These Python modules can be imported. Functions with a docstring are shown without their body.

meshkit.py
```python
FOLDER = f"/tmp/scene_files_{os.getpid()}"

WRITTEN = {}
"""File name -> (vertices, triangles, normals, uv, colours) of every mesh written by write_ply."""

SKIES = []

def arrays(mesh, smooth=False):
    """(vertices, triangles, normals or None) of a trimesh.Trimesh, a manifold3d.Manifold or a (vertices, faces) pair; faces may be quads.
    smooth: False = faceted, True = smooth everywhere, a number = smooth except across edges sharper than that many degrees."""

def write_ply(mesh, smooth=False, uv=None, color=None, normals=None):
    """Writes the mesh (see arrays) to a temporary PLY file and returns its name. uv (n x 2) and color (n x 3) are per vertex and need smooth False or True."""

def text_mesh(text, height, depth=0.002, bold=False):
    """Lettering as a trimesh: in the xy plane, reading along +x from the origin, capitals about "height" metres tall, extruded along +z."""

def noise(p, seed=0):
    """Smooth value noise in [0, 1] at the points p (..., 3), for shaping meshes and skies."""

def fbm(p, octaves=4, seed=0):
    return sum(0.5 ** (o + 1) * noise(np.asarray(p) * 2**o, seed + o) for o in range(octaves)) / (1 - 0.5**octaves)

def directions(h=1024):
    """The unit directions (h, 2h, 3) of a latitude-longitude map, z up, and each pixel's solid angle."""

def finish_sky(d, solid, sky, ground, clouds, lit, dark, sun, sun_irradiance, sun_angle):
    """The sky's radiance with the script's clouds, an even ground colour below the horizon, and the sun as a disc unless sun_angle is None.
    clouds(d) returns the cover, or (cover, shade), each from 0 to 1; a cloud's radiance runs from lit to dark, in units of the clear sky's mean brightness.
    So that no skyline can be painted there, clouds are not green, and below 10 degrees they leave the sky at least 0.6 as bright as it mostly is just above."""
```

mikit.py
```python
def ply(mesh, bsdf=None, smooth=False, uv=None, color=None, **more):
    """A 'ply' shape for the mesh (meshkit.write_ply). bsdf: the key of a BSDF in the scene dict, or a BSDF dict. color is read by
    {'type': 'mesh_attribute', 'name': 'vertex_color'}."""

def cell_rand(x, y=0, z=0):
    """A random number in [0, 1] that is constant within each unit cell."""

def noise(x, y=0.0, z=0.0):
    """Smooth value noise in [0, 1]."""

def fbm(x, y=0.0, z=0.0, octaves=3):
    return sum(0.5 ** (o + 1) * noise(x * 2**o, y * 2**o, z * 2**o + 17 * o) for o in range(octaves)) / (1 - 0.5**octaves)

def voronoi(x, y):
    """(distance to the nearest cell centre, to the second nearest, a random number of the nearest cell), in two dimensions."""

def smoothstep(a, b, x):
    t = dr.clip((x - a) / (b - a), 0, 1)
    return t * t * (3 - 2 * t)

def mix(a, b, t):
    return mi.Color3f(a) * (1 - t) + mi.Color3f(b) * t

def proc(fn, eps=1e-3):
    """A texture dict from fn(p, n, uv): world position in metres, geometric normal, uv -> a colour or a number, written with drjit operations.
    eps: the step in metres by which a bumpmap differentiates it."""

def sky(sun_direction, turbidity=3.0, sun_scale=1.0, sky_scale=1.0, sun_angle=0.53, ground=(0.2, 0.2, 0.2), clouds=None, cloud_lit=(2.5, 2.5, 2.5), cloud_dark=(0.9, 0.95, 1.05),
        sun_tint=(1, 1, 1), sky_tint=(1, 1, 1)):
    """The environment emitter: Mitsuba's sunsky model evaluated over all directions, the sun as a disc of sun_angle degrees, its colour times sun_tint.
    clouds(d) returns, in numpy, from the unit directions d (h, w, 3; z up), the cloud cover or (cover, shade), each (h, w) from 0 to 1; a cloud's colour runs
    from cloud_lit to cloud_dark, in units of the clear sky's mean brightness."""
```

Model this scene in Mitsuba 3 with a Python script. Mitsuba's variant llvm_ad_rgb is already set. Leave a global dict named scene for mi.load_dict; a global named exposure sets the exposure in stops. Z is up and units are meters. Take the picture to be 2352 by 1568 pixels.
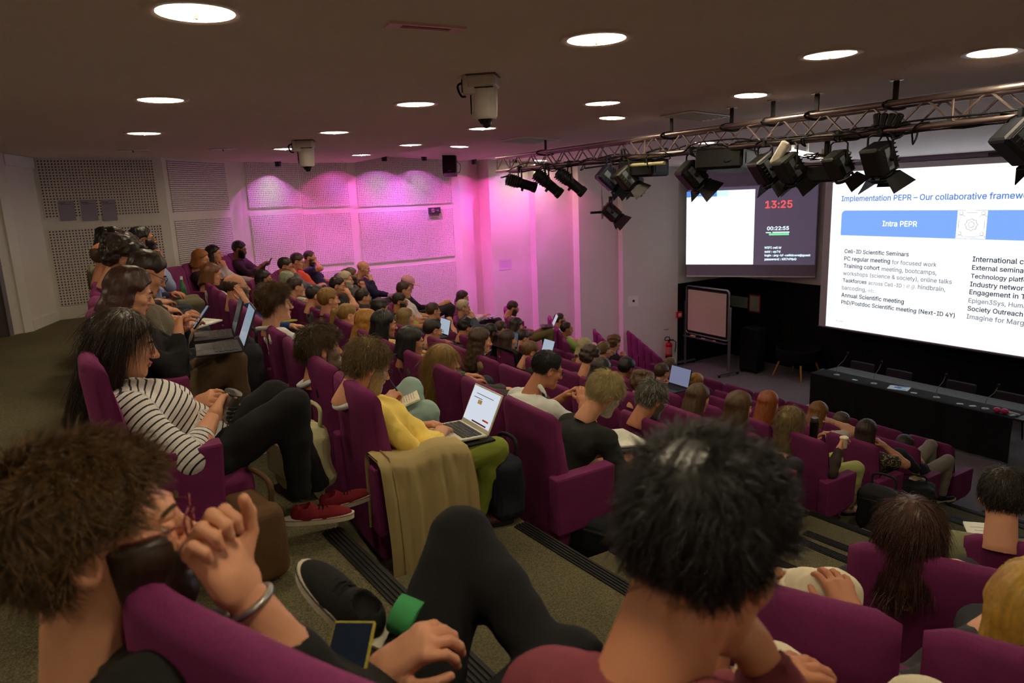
import math, random
import numpy as np, trimesh, manifold3d as m3
import mitsuba as mi, mikit, meshkit, drjit as dr
from shapely.geometry import Polygon, box as sbox
from scipy.spatial import cKDTree

scene, labels = {}, {}
T = mi.ScalarTransform4f
rng = np.random.default_rng(7)

# ------------------------------------------------------------------ camera, lights, exposure
W, H, F = 2352, 1568, 1604.0
YAW, PITCH, ROLL = 1.0577, 0.2047, -0.0405
CAM = np.array([0, 0, 3.99])
_f = np.array([-math.sin(YAW) * math.cos(PITCH), math.cos(YAW) * math.cos(PITCH), -math.sin(PITCH)])
_r = np.cross(_f, [0, 0, 1]); _r /= np.linalg.norm(_r)
_u = np.cross(_r, _f)
R2 = math.cos(ROLL) * _r + math.sin(ROLL) * _u
U2 = -math.sin(ROLL) * _r + math.cos(ROLL) * _u
RC = np.array([R2, -U2, _f])
scene['camera'] = {'type': 'thinlens', 'fov': math.degrees(2 * math.atan(W / 2 / F)), 'fov_axis': 'x',
                   'aperture_radius': 0.0026, 'focus_distance': 4.2, 'near_clip': 0.05, 'far_clip': 100.0,
                   'to_world': T().look_at(origin=CAM.tolist(), target=(CAM + _f).tolist(), up=U2.tolist())}
exposure = 1.4
EXV = 2.0 ** -exposure
LAMP = (17.0, 14.2, 9.6)            # the downlights' radiance
PINK = (1.0, 0.07, 0.50)            # the magenta wall washers' hue
VIOLET = (0.95, 0.16, 0.95)
SCREEN = tuple(v * EXV for v in (1.05, 1.10, 1.10))


def ray(x, y):
    return RC.T @ np.array([(x - W / 2) / F, (y - H / 2) / F, 1.0])


def atz(x, y, z):
    d = ray(x, y); return CAM + d * (z - CAM[2]) / d[2]


def aty(x, y, Y):
    d = ray(x, y); return CAM + d * Y / d[1]


def atx(x, y, X):
    d = ray(x, y); return CAM + d * X / d[0]


def atd(x, y, D):
    return CAM + ray(x, y) * D


def proj(P):
    q = (np.asarray(P, float) - CAM) @ RC.T
    return q[..., :2] / q[..., 2:3] * F + [W / 2, H / 2]


# ------------------------------------------------------------------ naming and materials
def lin(c):
    c = np.asarray(c, float) / 255.0
    return np.where(c <= 0.04045, c / 12.92, ((c + 0.055) / 1.055) ** 2.4)


_mats = {}


def mat(rgb, rough=0.85, kind='p', **kw):
    """A two-sided material of one sRGB colour; made once per colour."""
    key = (tuple(np.round(rgb, 1)), rough, kind, tuple(sorted(kw.items())))
    if key not in _mats:
        n = f'material_{len(_mats):03d}'
        c = [float(v) for v in lin(rgb)]
        if kind == 'd':
            b = {'type': 'diffuse', 'reflectance': {'type': 'rgb', 'value': c}}
        elif kind == 'm':
            b = {'type': 'principled', 'base_color': {'type': 'rgb', 'value': c}, 'roughness': rough, 'metallic': 0.9}
        else:
            b = {'type': 'principled', 'base_color': {'type': 'rgb', 'value': c}, 'roughness': rough, 'specular': kw.get('spec', 0.3), **{k: v for k, v in kw.items() if k != 'spec'}}
        scene[n] = {'type': 'twosided', 'bsdf': b}
        _mats[key] = n
    return _mats[key]


def proc_mat(name, fn, rough=0.85, **kw):
    scene[name] = {'type': 'twosided', 'bsdf': {'type': 'principled', 'base_color': mikit.proc(fn), 'roughness': rough, 'specular': 0.25, **kw}}
    return name


_used = {}


def numbered(name):
    n = _used.get(name, 0); _used[name] = n + 1
    return name if n == 0 else f'{name}_{n:03d}'


def thing(name, label=None, cat=None, group=None, kind=None):
    key = numbered(name)
    d = {}
    while label and len(label.split()) > 15 and ', ' in label: label = label.rsplit(', ', 1)[0]
    if label: d['label'] = label
    if cat: d['category'] = cat
    if group: d['group'] = group
    if kind: d['kind'] = kind
    labels[key] = d
    return key


def put(key, mesh, m, smooth=False, to_world=None, uv=None, color=None, emit=None, label=None, kind=None):
    """One entry of the scene; mesh may be a trimesh, a manifold, a (v, f) pair or a ply dict that is shared."""
    if isinstance(mesh, dict):
        s = dict(mesh)
        if m is not None: s['bsdf'] = {'type': 'ref', 'id': m}
    else:
        s = mikit.ply(mesh, m, smooth=smooth, uv=uv, color=color)
    if to_world is not None:
        s['to_world'] = T(np.asarray(to_world, float).tolist())
    if emit is not None:
        s['emitter'] = {'type': 'area', 'radiance': {'type': 'rgb', 'value': [float(v) for v in emit]}}
    scene[key] = s
    if label or kind:
        labels[key] = {k: v for k, v in (('label', label), ('kind', kind)) if v}
    return key


def part(parent, name, mesh, m, **kw):
    return put(numbered(f'{parent}__{name}'), mesh, m, **kw)


# ------------------------------------------------------------------ mesh helpers
def mfd(v, f):
    return m3.Manifold(m3.Mesh(np.asarray(v, np.float32), np.asarray(f, np.uint32)))


def tm(m):
    if isinstance(m, trimesh.Trimesh): return m
    x = m.to_mesh()
    return trimesh.Trimesh(x.vert_properties[:, :3], x.tri_verts, process=False)


def cat(*ms):
    return trimesh.util.concatenate([tm(m) for m in ms])


def mx(x=0, y=0, z=0, rx=0, ry=0, rz=0, s=1.0):
    """A 4 x 4 matrix: scale, then rotate about x, y, z (radians), then move."""
    a = trimesh.transformations.euler_matrix(rx, ry, rz, 'sxyz')
    a[:3, :3] *= s
    a[:3, 3] = (x, y, z)
    return a


def moved(m, a):
    m = tm(m).copy(); m.apply_transform(a); return m


def bx(sx, sy, sz, r=0.0, c=(0, 0, 0)):
    """A box of these sizes about c, its edges rounded or chamfered by r."""
    if r <= 0:
        b = trimesh.creation.box((sx, sy, sz))
    else:
        h = np.array([sx, sy, sz]) / 2
        r = min(r, h.min() * 0.98)
        pts = []
        for sgn in np.ndindex(2, 2, 2):
            s = np.array(sgn) * 2 - 1
            for k in range(3):
                q = h - r; q[k] = h[k]; pts.append(s * q)
            pts.append(s * (h - r * 0.42))
        b = tm(m3.Manifold.hull_points(np.array(pts)))
    b.apply_translation(c)
    return b


def soft(sx, sy, sz, r, seg=4, c=(0, 0, 0)):
    """A rounded box by hull of spheres."""
    h = np.array([sx, sy, sz]) / 2 - r
    sp = trimesh.creation.icosphere(seg if seg < 3 else 2, r).vertices
    pts = np.vstack([sp + (np.array(s) * 2 - 1) * h for s in np.ndindex(2, 2, 2)])
    b = tm(m3.Manifold.hull_points(pts)); b.apply_translation(c)
    return b


def cyl(p0, p1, r0, r1=None, n=12):
    p0, p1 = np.asarray(p0, float), np.asarray(p1, float)
    r1 = r0 if r1 is None else r1
    d = p1 - p0; L = np.linalg.norm(d)
    a = np.arange(n) * 2 * np.pi / n
    ring = np.stack([np.cos(a), np.sin(a), 0 * a], 1)
    v = np.vstack([ring * r0, ring * r1 + [0, 0, L], [[0, 0, 0], [0, 0, L]]])
    i = np.arange(n); j = (i + 1) % n
    f = np.vstack([np.stack([i, j, j + n], 1), np.stack([i, j + n, i + n], 1), np.stack([j, i, i * 0 + 2 * n], 1), np.stack([i + n, j + n, i * 0 + 2 * n + 1], 1)])
    m = trimesh.Trimesh(v, f, process=False)
    m.apply_transform(trimesh.geometry.align_vectors([0, 0, 1], d / L))
    m.apply_translation(p0)
    return m


def tube(pts, r, n=8, closed=False):
    """A round tube along points; r one radius or one per point."""
    P = np.asarray(pts, float); r = np.broadcast_to(np.asarray(r, float), len(P))
    if closed: tg = np.roll(P, -1, 0) - np.roll(P, 1, 0)
    else: tg = np.gradient(P, axis=0)
    tg /= np.linalg.norm(tg, axis=1, keepdims=True) + 1e-12
    u = np.cross(tg[0], [0.3, 0.2, 1.0]); u /= np.linalg.norm(u)
    a = np.arange(n) * 2 * np.pi / n
    v = []
    for k in range(len(P)):
        u = u - tg[k] * (u @ tg[k]); u /= np.linalg.norm(u)
        w = np.cross(tg[k], u)
        v.append(P[k] + r[k] * (np.cos(a)[:, None] * u + np.sin(a)[:, None] * w))
    v = np.vstack(v); f = []
    i = np.arange(n); j = (i + 1) % n
    K_ = len(P) if closed else len(P) - 1
    for k in range(K_):
        b, t = k * n, ((k + 1) % len(P)) * n
        f += [np.stack([i + b, j + b, j + t], 1), np.stack([i + b, j + t, i + t], 1)]
    if not closed:
        v = np.vstack([v, P[:1], P[-1:]]); e = len(P) * n; b = (len(P) - 1) * n
        f += [np.stack([j, i, i * 0 + e], 1), np.stack([i + b, j + b, i * 0 + e + 1], 1)]
    return trimesh.Trimesh(v, np.vstack(f), process=False)


def bez(pts, n=12):
    """A smooth curve through points (Catmull-Rom)."""
    P = np.asarray(pts, float)
    P = np.vstack([2 * P[0] - P[1], P, 2 * P[-1] - P[-2]])
    out = []
    for k in range(1, len(P) - 2):
        t = np.linspace(0, 1, n, endpoint=False)[:, None]
        a, b, c, d = P[k - 1:k + 3]
        out.append(0.5 * (2 * b + (c - a) * t + (2 * a - 5 * b + 4 * c - d) * t ** 2 + (3 * b - a - 3 * c + d) * t ** 3))
    return np.vstack(out + [P[-2:-1]])


def lathe(prof, n=24):
    """A turned body about z from (radius, z) pairs, bottom to top."""
    p = np.asarray(prof, float)
    a = np.arange(n) * 2 * np.pi / n
    v = np.stack([p[:, None, 0] * np.cos(a), p[:, None, 0] * np.sin(a), np.repeat(p[:, 1:2], n, 1)], -1).reshape(-1, 3)
    i = np.arange(n); j = (i + 1) % n; f = []
    for k in range(len(p) - 1):
        b, t = k * n, (k + 1) * n
        f += [np.stack([i + b, j + b, j + t], 1), np.stack([i + b, j + t, i + t], 1)]
    m = trimesh.Trimesh(v, np.vstack(f), process=True)
    m.update_faces(m.nondegenerate_faces())
    return m


def prism(poly, z0, z1):
    m = trimesh.creation.extrude_polygon(Polygon(poly), z1 - z0, engine='earcut')
    m.apply_translation((0, 0, z0))
    return m


def basis(o, x, y=None, z=None):
    """A matrix whose x axis is x and whose z axis is near z (or y axis near y)."""
    x = np.asarray(x, float) / np.linalg.norm(x)
    if z is not None:
        y = np.cross(z, x); y /= np.linalg.norm(y); z = np.cross(x, y)
    else:
        z = np.cross(x, y); z /= np.linalg.norm(z); y = np.cross(z, x)
    a = np.eye(4); a[:3, 0], a[:3, 1], a[:3, 2], a[:3, 3] = x, y, z, o
    return a
# ------------------------------------------------------------------ the room
K = 0.95
TH = math.radians(27.5)


def ztop(k): return 3.99 + 0.964 * K * (-.5346 - .3842 * k + .003 * k * k)


def floor_z(k): return max(0.0, ztop(k) - 0.96 * K)


def row_y(k): return K * (-.17 + 1.108 * k)


def edge_y(k): return K * (.75 + 1.115 * k)


def aisle_x(k): return K * (-2.9 - .2 * k)


def right_x(k): return K * (-1.27 - .155 * (k - 1))


def edge_line(k):
    e, a, r = edge_y(k), aisle_x(k), right_x(k)
    yr = e + .1 * (r - a)
    return [(-17, e + .5 * (17 - 9.46 * K)), (-9.46 * K, e), (a, e), (r, yr), (4.5, yr + (4.5 - r) * math.tan(TH))]


def carpet(base, dark, fleck):
    b, d, f = (mi.Color3f(*[float(v) for v in lin(c)]) for c in (base, dark, fleck))

    def fn(p, n, uv):
        a = mikit.noise(p.x * 260, p.y * 260, p.z * 260)
        w = mikit.fbm(p.x * 2.2, p.y * 2.2, p.z * 2.2)
        c = mikit.mix(d, b, mikit.smoothstep(.2, .75, a) * .8 + .4 * w)
        return mikit.mix(c, f, mikit.smoothstep(.86, .95, mikit.noise(p.x * 90 + 9, p.y * 90, p.z * 90)) * .35)
    return fn


proc_mat('carpet_olive', carpet((104, 99, 74), (66, 62, 46), (150, 144, 118)), .95)
proc_mat('carpet_grey', carpet((112, 106, 108), (84, 79, 80), (130, 124, 124)), .95)


def plaster(c, amount=.07):
    b = mi.Color3f(*[float(v) for v in lin(c)])

    def fn(p, n, uv):
        return b * (1 - amount + 2 * amount * mikit.fbm(p.x * 1.3, p.y * 1.3, p.z * 1.3, 3) - .03 * mikit.noise(p.x * 70, p.y * 70, p.z * 70))
    return fn


proc_mat('plaster_ceiling', plaster((203, 190, 180)), .9)
proc_mat('plaster_wall', plaster((222, 217, 210), .04), .8)
proc_mat('black_felt', plaster((15, 15, 17), .2), .95)


def dots(base, hole, pitch, rad):
    b, h = (mi.Color3f(*[float(v) for v in lin(c)]) for c in (base, hole))

    def fn(p, n, uv):
        x = uv.x / pitch; y = uv.y / pitch
        dx, dy = x - dr.floor(x) - .5, y - dr.floor(y) - .5
        q = dr.maximum(dr.abs(dx), dr.abs(dy))
        return mikit.mix(h, b, mikit.smoothstep(rad * .85, rad * 1.15, q))
    return fn


def lines(base, hole, pitch, w):
    b, h = (mi.Color3f(*[float(v) for v in lin(c)]) for c in (base, hole))

    def fn(p, n, uv):
        y = uv.y / pitch
        return mikit.mix(h, b, mikit.smoothstep(w * .8, w * 1.2, dr.abs(y - dr.floor(y) - .5)))
    return fn


proc_mat('perforated_board', dots((214, 206, 200), (48, 40, 42), .0375, .24), .8)
proc_mat('fine_perforated_board', dots((222, 217, 212), (70, 60, 66), .034, .20), .8)
proc_mat('grooved_board', lines((222, 216, 212), (104, 92, 100), .030, .16), .8)
black_plastic = mat((22, 22, 24), .5)
rubber = mat((24, 24, 23), .6)
white_paint = mat((225, 222, 215), .5)
steel = mat((178, 176, 172), .35, 'm')

# floors: one tier per row, and the stage
for k in range(8):
    L_ = edge_line(k)
    key = thing('floor', kind='structure')
    put(key, prism([(-17, -4)] + L_ + [(4.5, -4)], -.2, floor_z(k)), 'carpet_olive')
    # half step and nosings in the aisle
    e, a, r = edge_y(k), aisle_x(k), right_x(k)
    zm = (floor_z(k) + floor_z(k + 1)) / 2
    y1 = L_[3][1]
    part(key, 'half_step', prism([(a + .12, e + .001), (r, y1 + .001), (r, y1 + .47), (a + .12, e + .45)], floor_z(k + 1) - .02, zm), 'carpet_olive')
    for z, q0, q1 in ((floor_z(k), (a - .12, e), (r + .02, y1)), (zm, (a + .12, e + .45), (r, y1 + .47))):
        q0, q1 = np.array([*q0, z + .003]), np.array([*q1, z + .003])
        d = (q1 - q0) / np.linalg.norm(q1 - q0); back = np.array([d[1], -d[0], 0]) 
        ms = [moved(bx(np.linalg.norm(q1 - q0), .085, .008), basis((q0 + q1) / 2 + back * .04, d, z=(0, 0, 1)))]
        for o in (.012, .03, .048, .066):
            ms.append(moved(bx(np.linalg.norm(q1 - q0), .009, .006), basis((q0 + q1) / 2 + back * o + [0, 0, .006], d, z=(0, 0, 1))))
        part(key, 'nosing', cat(*ms), rubber)
key = thing('floor', kind='structure')
put(key, bx(22, 20, .2, c=(-6.3, 4.5, -.1)), 'carpet_grey')

# ceilings: flat above the seats, then two sloped fields towards the stage
ZA = 4.73


def slab(y0, z0, y1, z1, t=.5):
    p = Polygon([(y0, z0), (y1, z1), (y1, z1 + t), (y0, z0 + t)])
    m = trimesh.creation.extrude_polygon(p, 20.5, engine='earcut')
    m.apply_transform(np.array([[0, 0, 1, -17], [1, 0, 0, 0], [0, 1, 0, 0], [0, 0, 0, 1.]]))
    return m


YA, YB = 4.23, 6.55


def ceil_z(y):
    return ZA if y < YA else 4.88 - .06 * (y - YA) if y < YB else 4.80 - .072 * (y - YB)


put(thing('ceiling', kind='structure'), slab(-4, ZA, YA, ZA, .8), 'plaster_ceiling')
put(thing('ceiling', kind='structure'), slab(YA, 4.88, YB, ceil_z(YB - 1e-6)), 'plaster_ceiling')
put(thing('ceiling', kind='structure'), slab(YB, 4.80, 13.2, ceil_z(13.2)), 'plaster_wall')


def wall(name, a, b, z0=-.2, z1=5.4, t=.12, m='plaster_wall'):
    """An upright slab whose room side runs from a to b."""
    a, b = np.array(a, float), np.array(b, float)
    d = (b - a) / np.linalg.norm(b - a); n = np.array([-d[1], d[0]])
    if n @ (np.array([-6, 4.0]) - a) > 0: n = -n
    key = thing(name, kind='structure')
    put(key, prism([a, b, b + n * t, a + n * t], z0, z1), m)
    return key, a, d, -n


def panel(key, a, d, n, s0, s1, z0, z1, m, name='panel', t=.014):
    """A board on a wall: s along it, z up."""
    v, uv = [], []
    for w in (0.0, t):
        for s, z in ((s0, z0), (s1, z0), (s1, z1), (s0, z1)):
            q = a + d * s + n * w
            v.append((q[0], q[1], z)); uv.append((s - s0, z - z0))
    f = np.array([[0, 3, 2, 1], [4, 5, 6, 7], [0, 1, 5, 4], [1, 2, 6, 5], [2, 3, 7, 6], [3, 0, 4, 7]])
    f = np.vstack([f[:, [0, 1, 2]], f[:, [0, 2, 3]]])
    return part(key, name, (np.array(v), f), m, uv=np.array(uv))


def on_wall(a, d, x, y):
    """Where the sight line of a pixel meets a wall: (s, z)."""
    r = ray(x, y); n = np.array([-d[1], d[0]])
    t = ((a - CAM[:2]) @ n) / (r[:2] @ n)
    q = CAM + r * t
    return float((q[:2] - a) @ d), float(q[2])


def k2(x, y): return np.array([x * K, y * K])


PD, PE = atz(75, 760, floor_z(0))[:2], atz(135, 735, floor_z(0))[:2]
C370, C522, C545, C688, C1050 = atz(370, 362, ZA)[:2], k2(-13.2, 1.95), k2(-13.36, 2.14), k2(-13.99, 3.36), k2(-14.15, 6.8)

# the dark door wall at the far left, the pale return, the perforated back wall
key, a, d, n = wall('wall_back', PD + np.array([2.2, -2.4]), PD, m='plaster_wall')
L0 = np.linalg.norm(np.array([2.2, -2.4]))
dk = thing('door_1', kind='structure')
panel(dk, a, d, n, L0 - 1.3, L0 - .32, floor_z(0), floor_z(0) + 2.0, mat((70, 62, 62), .6), 'door_leaf', .03)
panel(dk, a, d, n, L0 - 1.36, L0 - 1.3, floor_z(0), floor_z(0) + 2.06, mat((120, 116, 120), .5), 'door_frame', .05)
panel(dk, a, d, n, L0 - .32, L0 - .27, floor_z(0), floor_z(0) + 2.06, mat((120, 116, 120), .5), 'door_frame', .05)
part(dk, 'door_handle', moved(cyl((0, 0, 0), (.13, 0, 0), .011), basis([*(a + d * (L0 - 1.15) + n * .08), floor_z(0) + 1.03], [*d, 0], z=(0, 0, 1))), steel)
panel(thing('trim_1', kind='structure'), a, d, n, L0 - .12, L0, floor_z(0), ZA, white_paint, 'board', .03)
key, a, d, n = wall('wall_left', PD, PE)
Lr = np.linalg.norm(PE - PD)
panel(thing('trim_2', kind='structure'), a, d, n, .02, Lr, ZA - .14, ZA - .005, white_paint, 'board', .03)
panel(thing('baseboard_left', kind='structure'), a, d, n, .02, Lr, floor_z(0), floor_z(0) + .13, white_paint, 'board', .018)
key, a, d, n = wall('wall_left', PE, C370)
Ls = np.linalg.norm(C370 - PE)
zb = [on_wall(a, d, *q)[1] for q in ((268, 494), (268, 520), (155, 701))]
panel(key, a, d, n, .05, Ls - .12, zb[0], ZA - .02, 'perforated_board')
panel(key, a, d, n, .05, Ls - .12, zb[2], zb[1], 'perforated_board')
S1 = (a, d, n)
key, a, d, n = wall('wall_left', C370, C522)
Ls = np.linalg.norm(C522 - C370)
zb = [on_wall(a, d, *q)[1] for q in ((450, 486), (450, 505))]
panel(key, a, d, n, .09, Ls - .1, zb[0], ZA - .02, 'grooved_board')
panel(key, a, d, n, .09, Ls - .1, floor_z(1) + .4, zb[1], 'grooved_board')
wall('wall_left', C522, C545)
key, a, d, n = wall('wall_left', C545, C688)
Ls = np.linalg.norm(C688 - C545)
zb = [on_wall(a, d, *q)[1] for q in ((615, 478), (615, 494))]
panel(key, a, d, n, .12, Ls - .06, zb[0], 4.9, 'fine_perforated_board')
panel(key, a, d, n, .12, Ls - .06, floor_z(1) - .2, zb[1], 'fine_perforated_board')
key, a, d, n = wall('wall_left', C688, C1050)
for c0, c1, ys in ((695, 808, (476, 489, 607, 622)), (828, 1042, (471, 483, 597, 610))):
    s0, s1 = on_wall(a, d, c0, 540)[0], on_wall(a, d, c1, 540)[0]
    zz = [on_wall(a, d, (c0 + c1) / 2, y)[1] for y in ys]
    panel(key, a, d, n, s0, s1, zz[0], 4.9, 'fine_perforated_board')
    panel(key, a, d, n, s0, s1, zz[2], zz[1], 'fine_perforated_board')
    panel(key, a, d, n, s0, s1, .9, zz[3], 'fine_perforated_board')
S3 = (a, d, n)

# the stepped white wall: faces along the hall, narrow returns facing the seats


def on_w(x, y=540):
    r = ray(x, y)
    # wall line X = -13.9 + .345 (Y - 7.55) in the old units
    t = (K * (-13.9 - .345 * 7.55)) / (r[0] - .345 * r[1])
    return CAM[:2] + r[:2] * t


pts = [C1050]
for xa, xb in ((1104, 1128), (1218, 1231), (1316, 1330), (1420, 1430)):
    q = on_w(xb)
    pts += [np.array([ray(xa, 540)[0] / ray(xa, 540)[1] * q[1], q[1]]), q]
W_END = k2(-12.49, 11.64)
pts.append(W_END)
STEPS = pts
for i in range(len(pts) - 1):
    wall('wall_left', pts[i], pts[i + 1])
    if i % 2 == 0:
        a, b = pts[i], pts[i + 1]; d = (b - a) / np.linalg.norm(b - a); n = np.array([d[1], -d[0]])
        zf = floor_z(min(7, 4 + i // 2)) if i < 8 else 0
        panel(thing('baseboard_left', kind='structure'), a, d, n, .01, np.linalg.norm(b - a), zf, zf + .1, white_paint, 'board', .015)

# the front: white above, black felt below
YF = 12.85
ZBL = 1.9
CF = np.array([-12.6 * K, YF])
key, a, d, n = wall('wall_front', W_END, CF)
panel(key, a, d, n, .01, np.linalg.norm(CF - W_END) - .02, 0, ZBL, 'black_felt', 'felt_panel', .02)
key, a, d, n = wall('wall_front', CF, (3.0, YF))
for i in range(8):
    panel(key, a, d, n, .02 + i * 1.8, 1.81 + i * 1.8, .0, ZBL, 'black_felt', 'felt_panel', .02)
panel(key, a, d, n, 1.5, 14, .02, .12, mat((34, 32, 32), .5), 'skirting', .03)
wall('wall_right', (3.0, YF), (3.0, -3))
wall('wall_back', (3.0, -3), PD + np.array([2.2, -2.4]))
# ------------------------------------------------------------------ ceiling lamps
def oriented(x, y, z, tilt):
    return mx(x, y, z, rx=-math.atan(tilt))


trim_mesh = mikit.ply(lathe([(.143, 0), (.143, -.006), (.160, -.012), (.178, -.008), (.180, 0)], 40), smooth=40)
glass_mesh = mikit.ply(lathe([(0.0001, -.0045), (.144, -.0045), (.144, -.001)], 40), smooth=False)
pin_mesh = mikit.ply(bx(.012, .012, .03, c=(0, 0, -.012)))


def downlight(x, y, label, lum=LAMP, group='round ceiling downlights', on=True):
    s = .06 if YA < y < YB else .072 if y >= YB else 0
    t = thing('ceiling_downlight', label, 'ceiling light', group)
    w = oriented(x, y, ceil_z(y), s)
    part(t, 'trim_ring', trim_mesh, mat((205, 190, 182), .4), to_world=w)
    part(t, 'diffuser', glass_mesh, white_paint, to_world=w, emit=lum if on else None)
    part(t, 'lamp_pin', pin_mesh, mat((60, 55, 50), .5), to_world=w)


def ceil_at(x, y):
    q = atz(x, y, ZA)
    if q[1] > YA:
        for z0, y0, sl in ((4.88, YA, .06), (4.80, YB, .072)):
            d = ray(x, y); t = (z0 + sl * y0 - CAM[2]) / (d[2] + sl * d[1]); q = CAM + d * t
            if q[1] < YB or y0 == YB: break
    return q


spots = [(449, 27, 'large round downlight at the top left of the ceiling, near the edge of the picture'),
         (1370, 88, 'bright oval downlight right of the slot vent in the ceiling'),
         (1907, 124, 'downlight on the flat ceiling just before the fold, upper right'),
         (369, 228, 'downlight on the left of the ceiling, second from the front in its row'),
         (955, 238, 'downlight to the left of the larger ceiling camera'),
         (1384, 236, 'narrow downlight beside the fold in the ceiling, right of the larger ceiling camera'),
         (331, 305, 'thin downlight on the left of the ceiling, third from the front in its row'),
         (768, 303, 'thin downlight above the small ceiling camera'),
         (1108, 294, 'thin downlight right under the larger ceiling camera'),
         (655, 341, 'thin downlight next to the small ceiling camera, on its left'),
         (943, 332, 'small far downlight left of the wall loudspeaker, near the end of the flat ceiling'),
         (830, 355, 'tiny far downlight right of the small ceiling camera, near the magenta wall'),
         (2278, 120, 'downlight on the sloped ceiling at the right edge of the picture'),
         (1724, 218, 'downlight on the sloped ceiling above the truss'),
         (1406, 270, 'small downlight on the sloped ceiling left of the truss'),
         (1055, 336, 'small downlight on the pink sloped ceiling above the wall loudspeaker'),
         (1240, 368, 'downlight seen through the left end of the truss'),
         (1618, 327, 'downlight over the stage seen through the truss lattice')]
for x, y, l in spots:
    q = ceil_at(x, y)
    downlight(q[0], q[1], l)
# the same lamps go on over the right of the hall, beside and behind the camera
for x, y in ((-2.9, -1.7), (-5.2, -1.7), (-.6, .5), (-.6, 2.4), (-.6, -1.7), (1.6, .5), (1.6, 2.4), (-.5, 5.6), (1.5, 5.6)):
    downlight(x, y, 'round downlight over the right of the hall, outside the picture')
# the lamp over the back that is off
q = ceil_at(305, 345); downlight(q[0], q[1], 'unlit downlight at the far left of the ceiling, near the perforated wall', on=False)
q = ceil_at(512, 342); downlight(q[0], q[1], 'unlit downlight over the stripes of the left wall', on=False)


def spot(p, to, rgb, power, cut=60, beam=20):
    scene[numbered('wash_light')] = {'type': 'spot', 'to_world': T().look_at(origin=list(map(float, p)), target=list(map(float, to)), up=[0.03, 1, .02]),
                                     'intensity': {'type': 'rgb', 'value': [float(c * power * .62) for c in rgb]}, 'cutoff_angle': cut, 'beam_width': beam}


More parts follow.
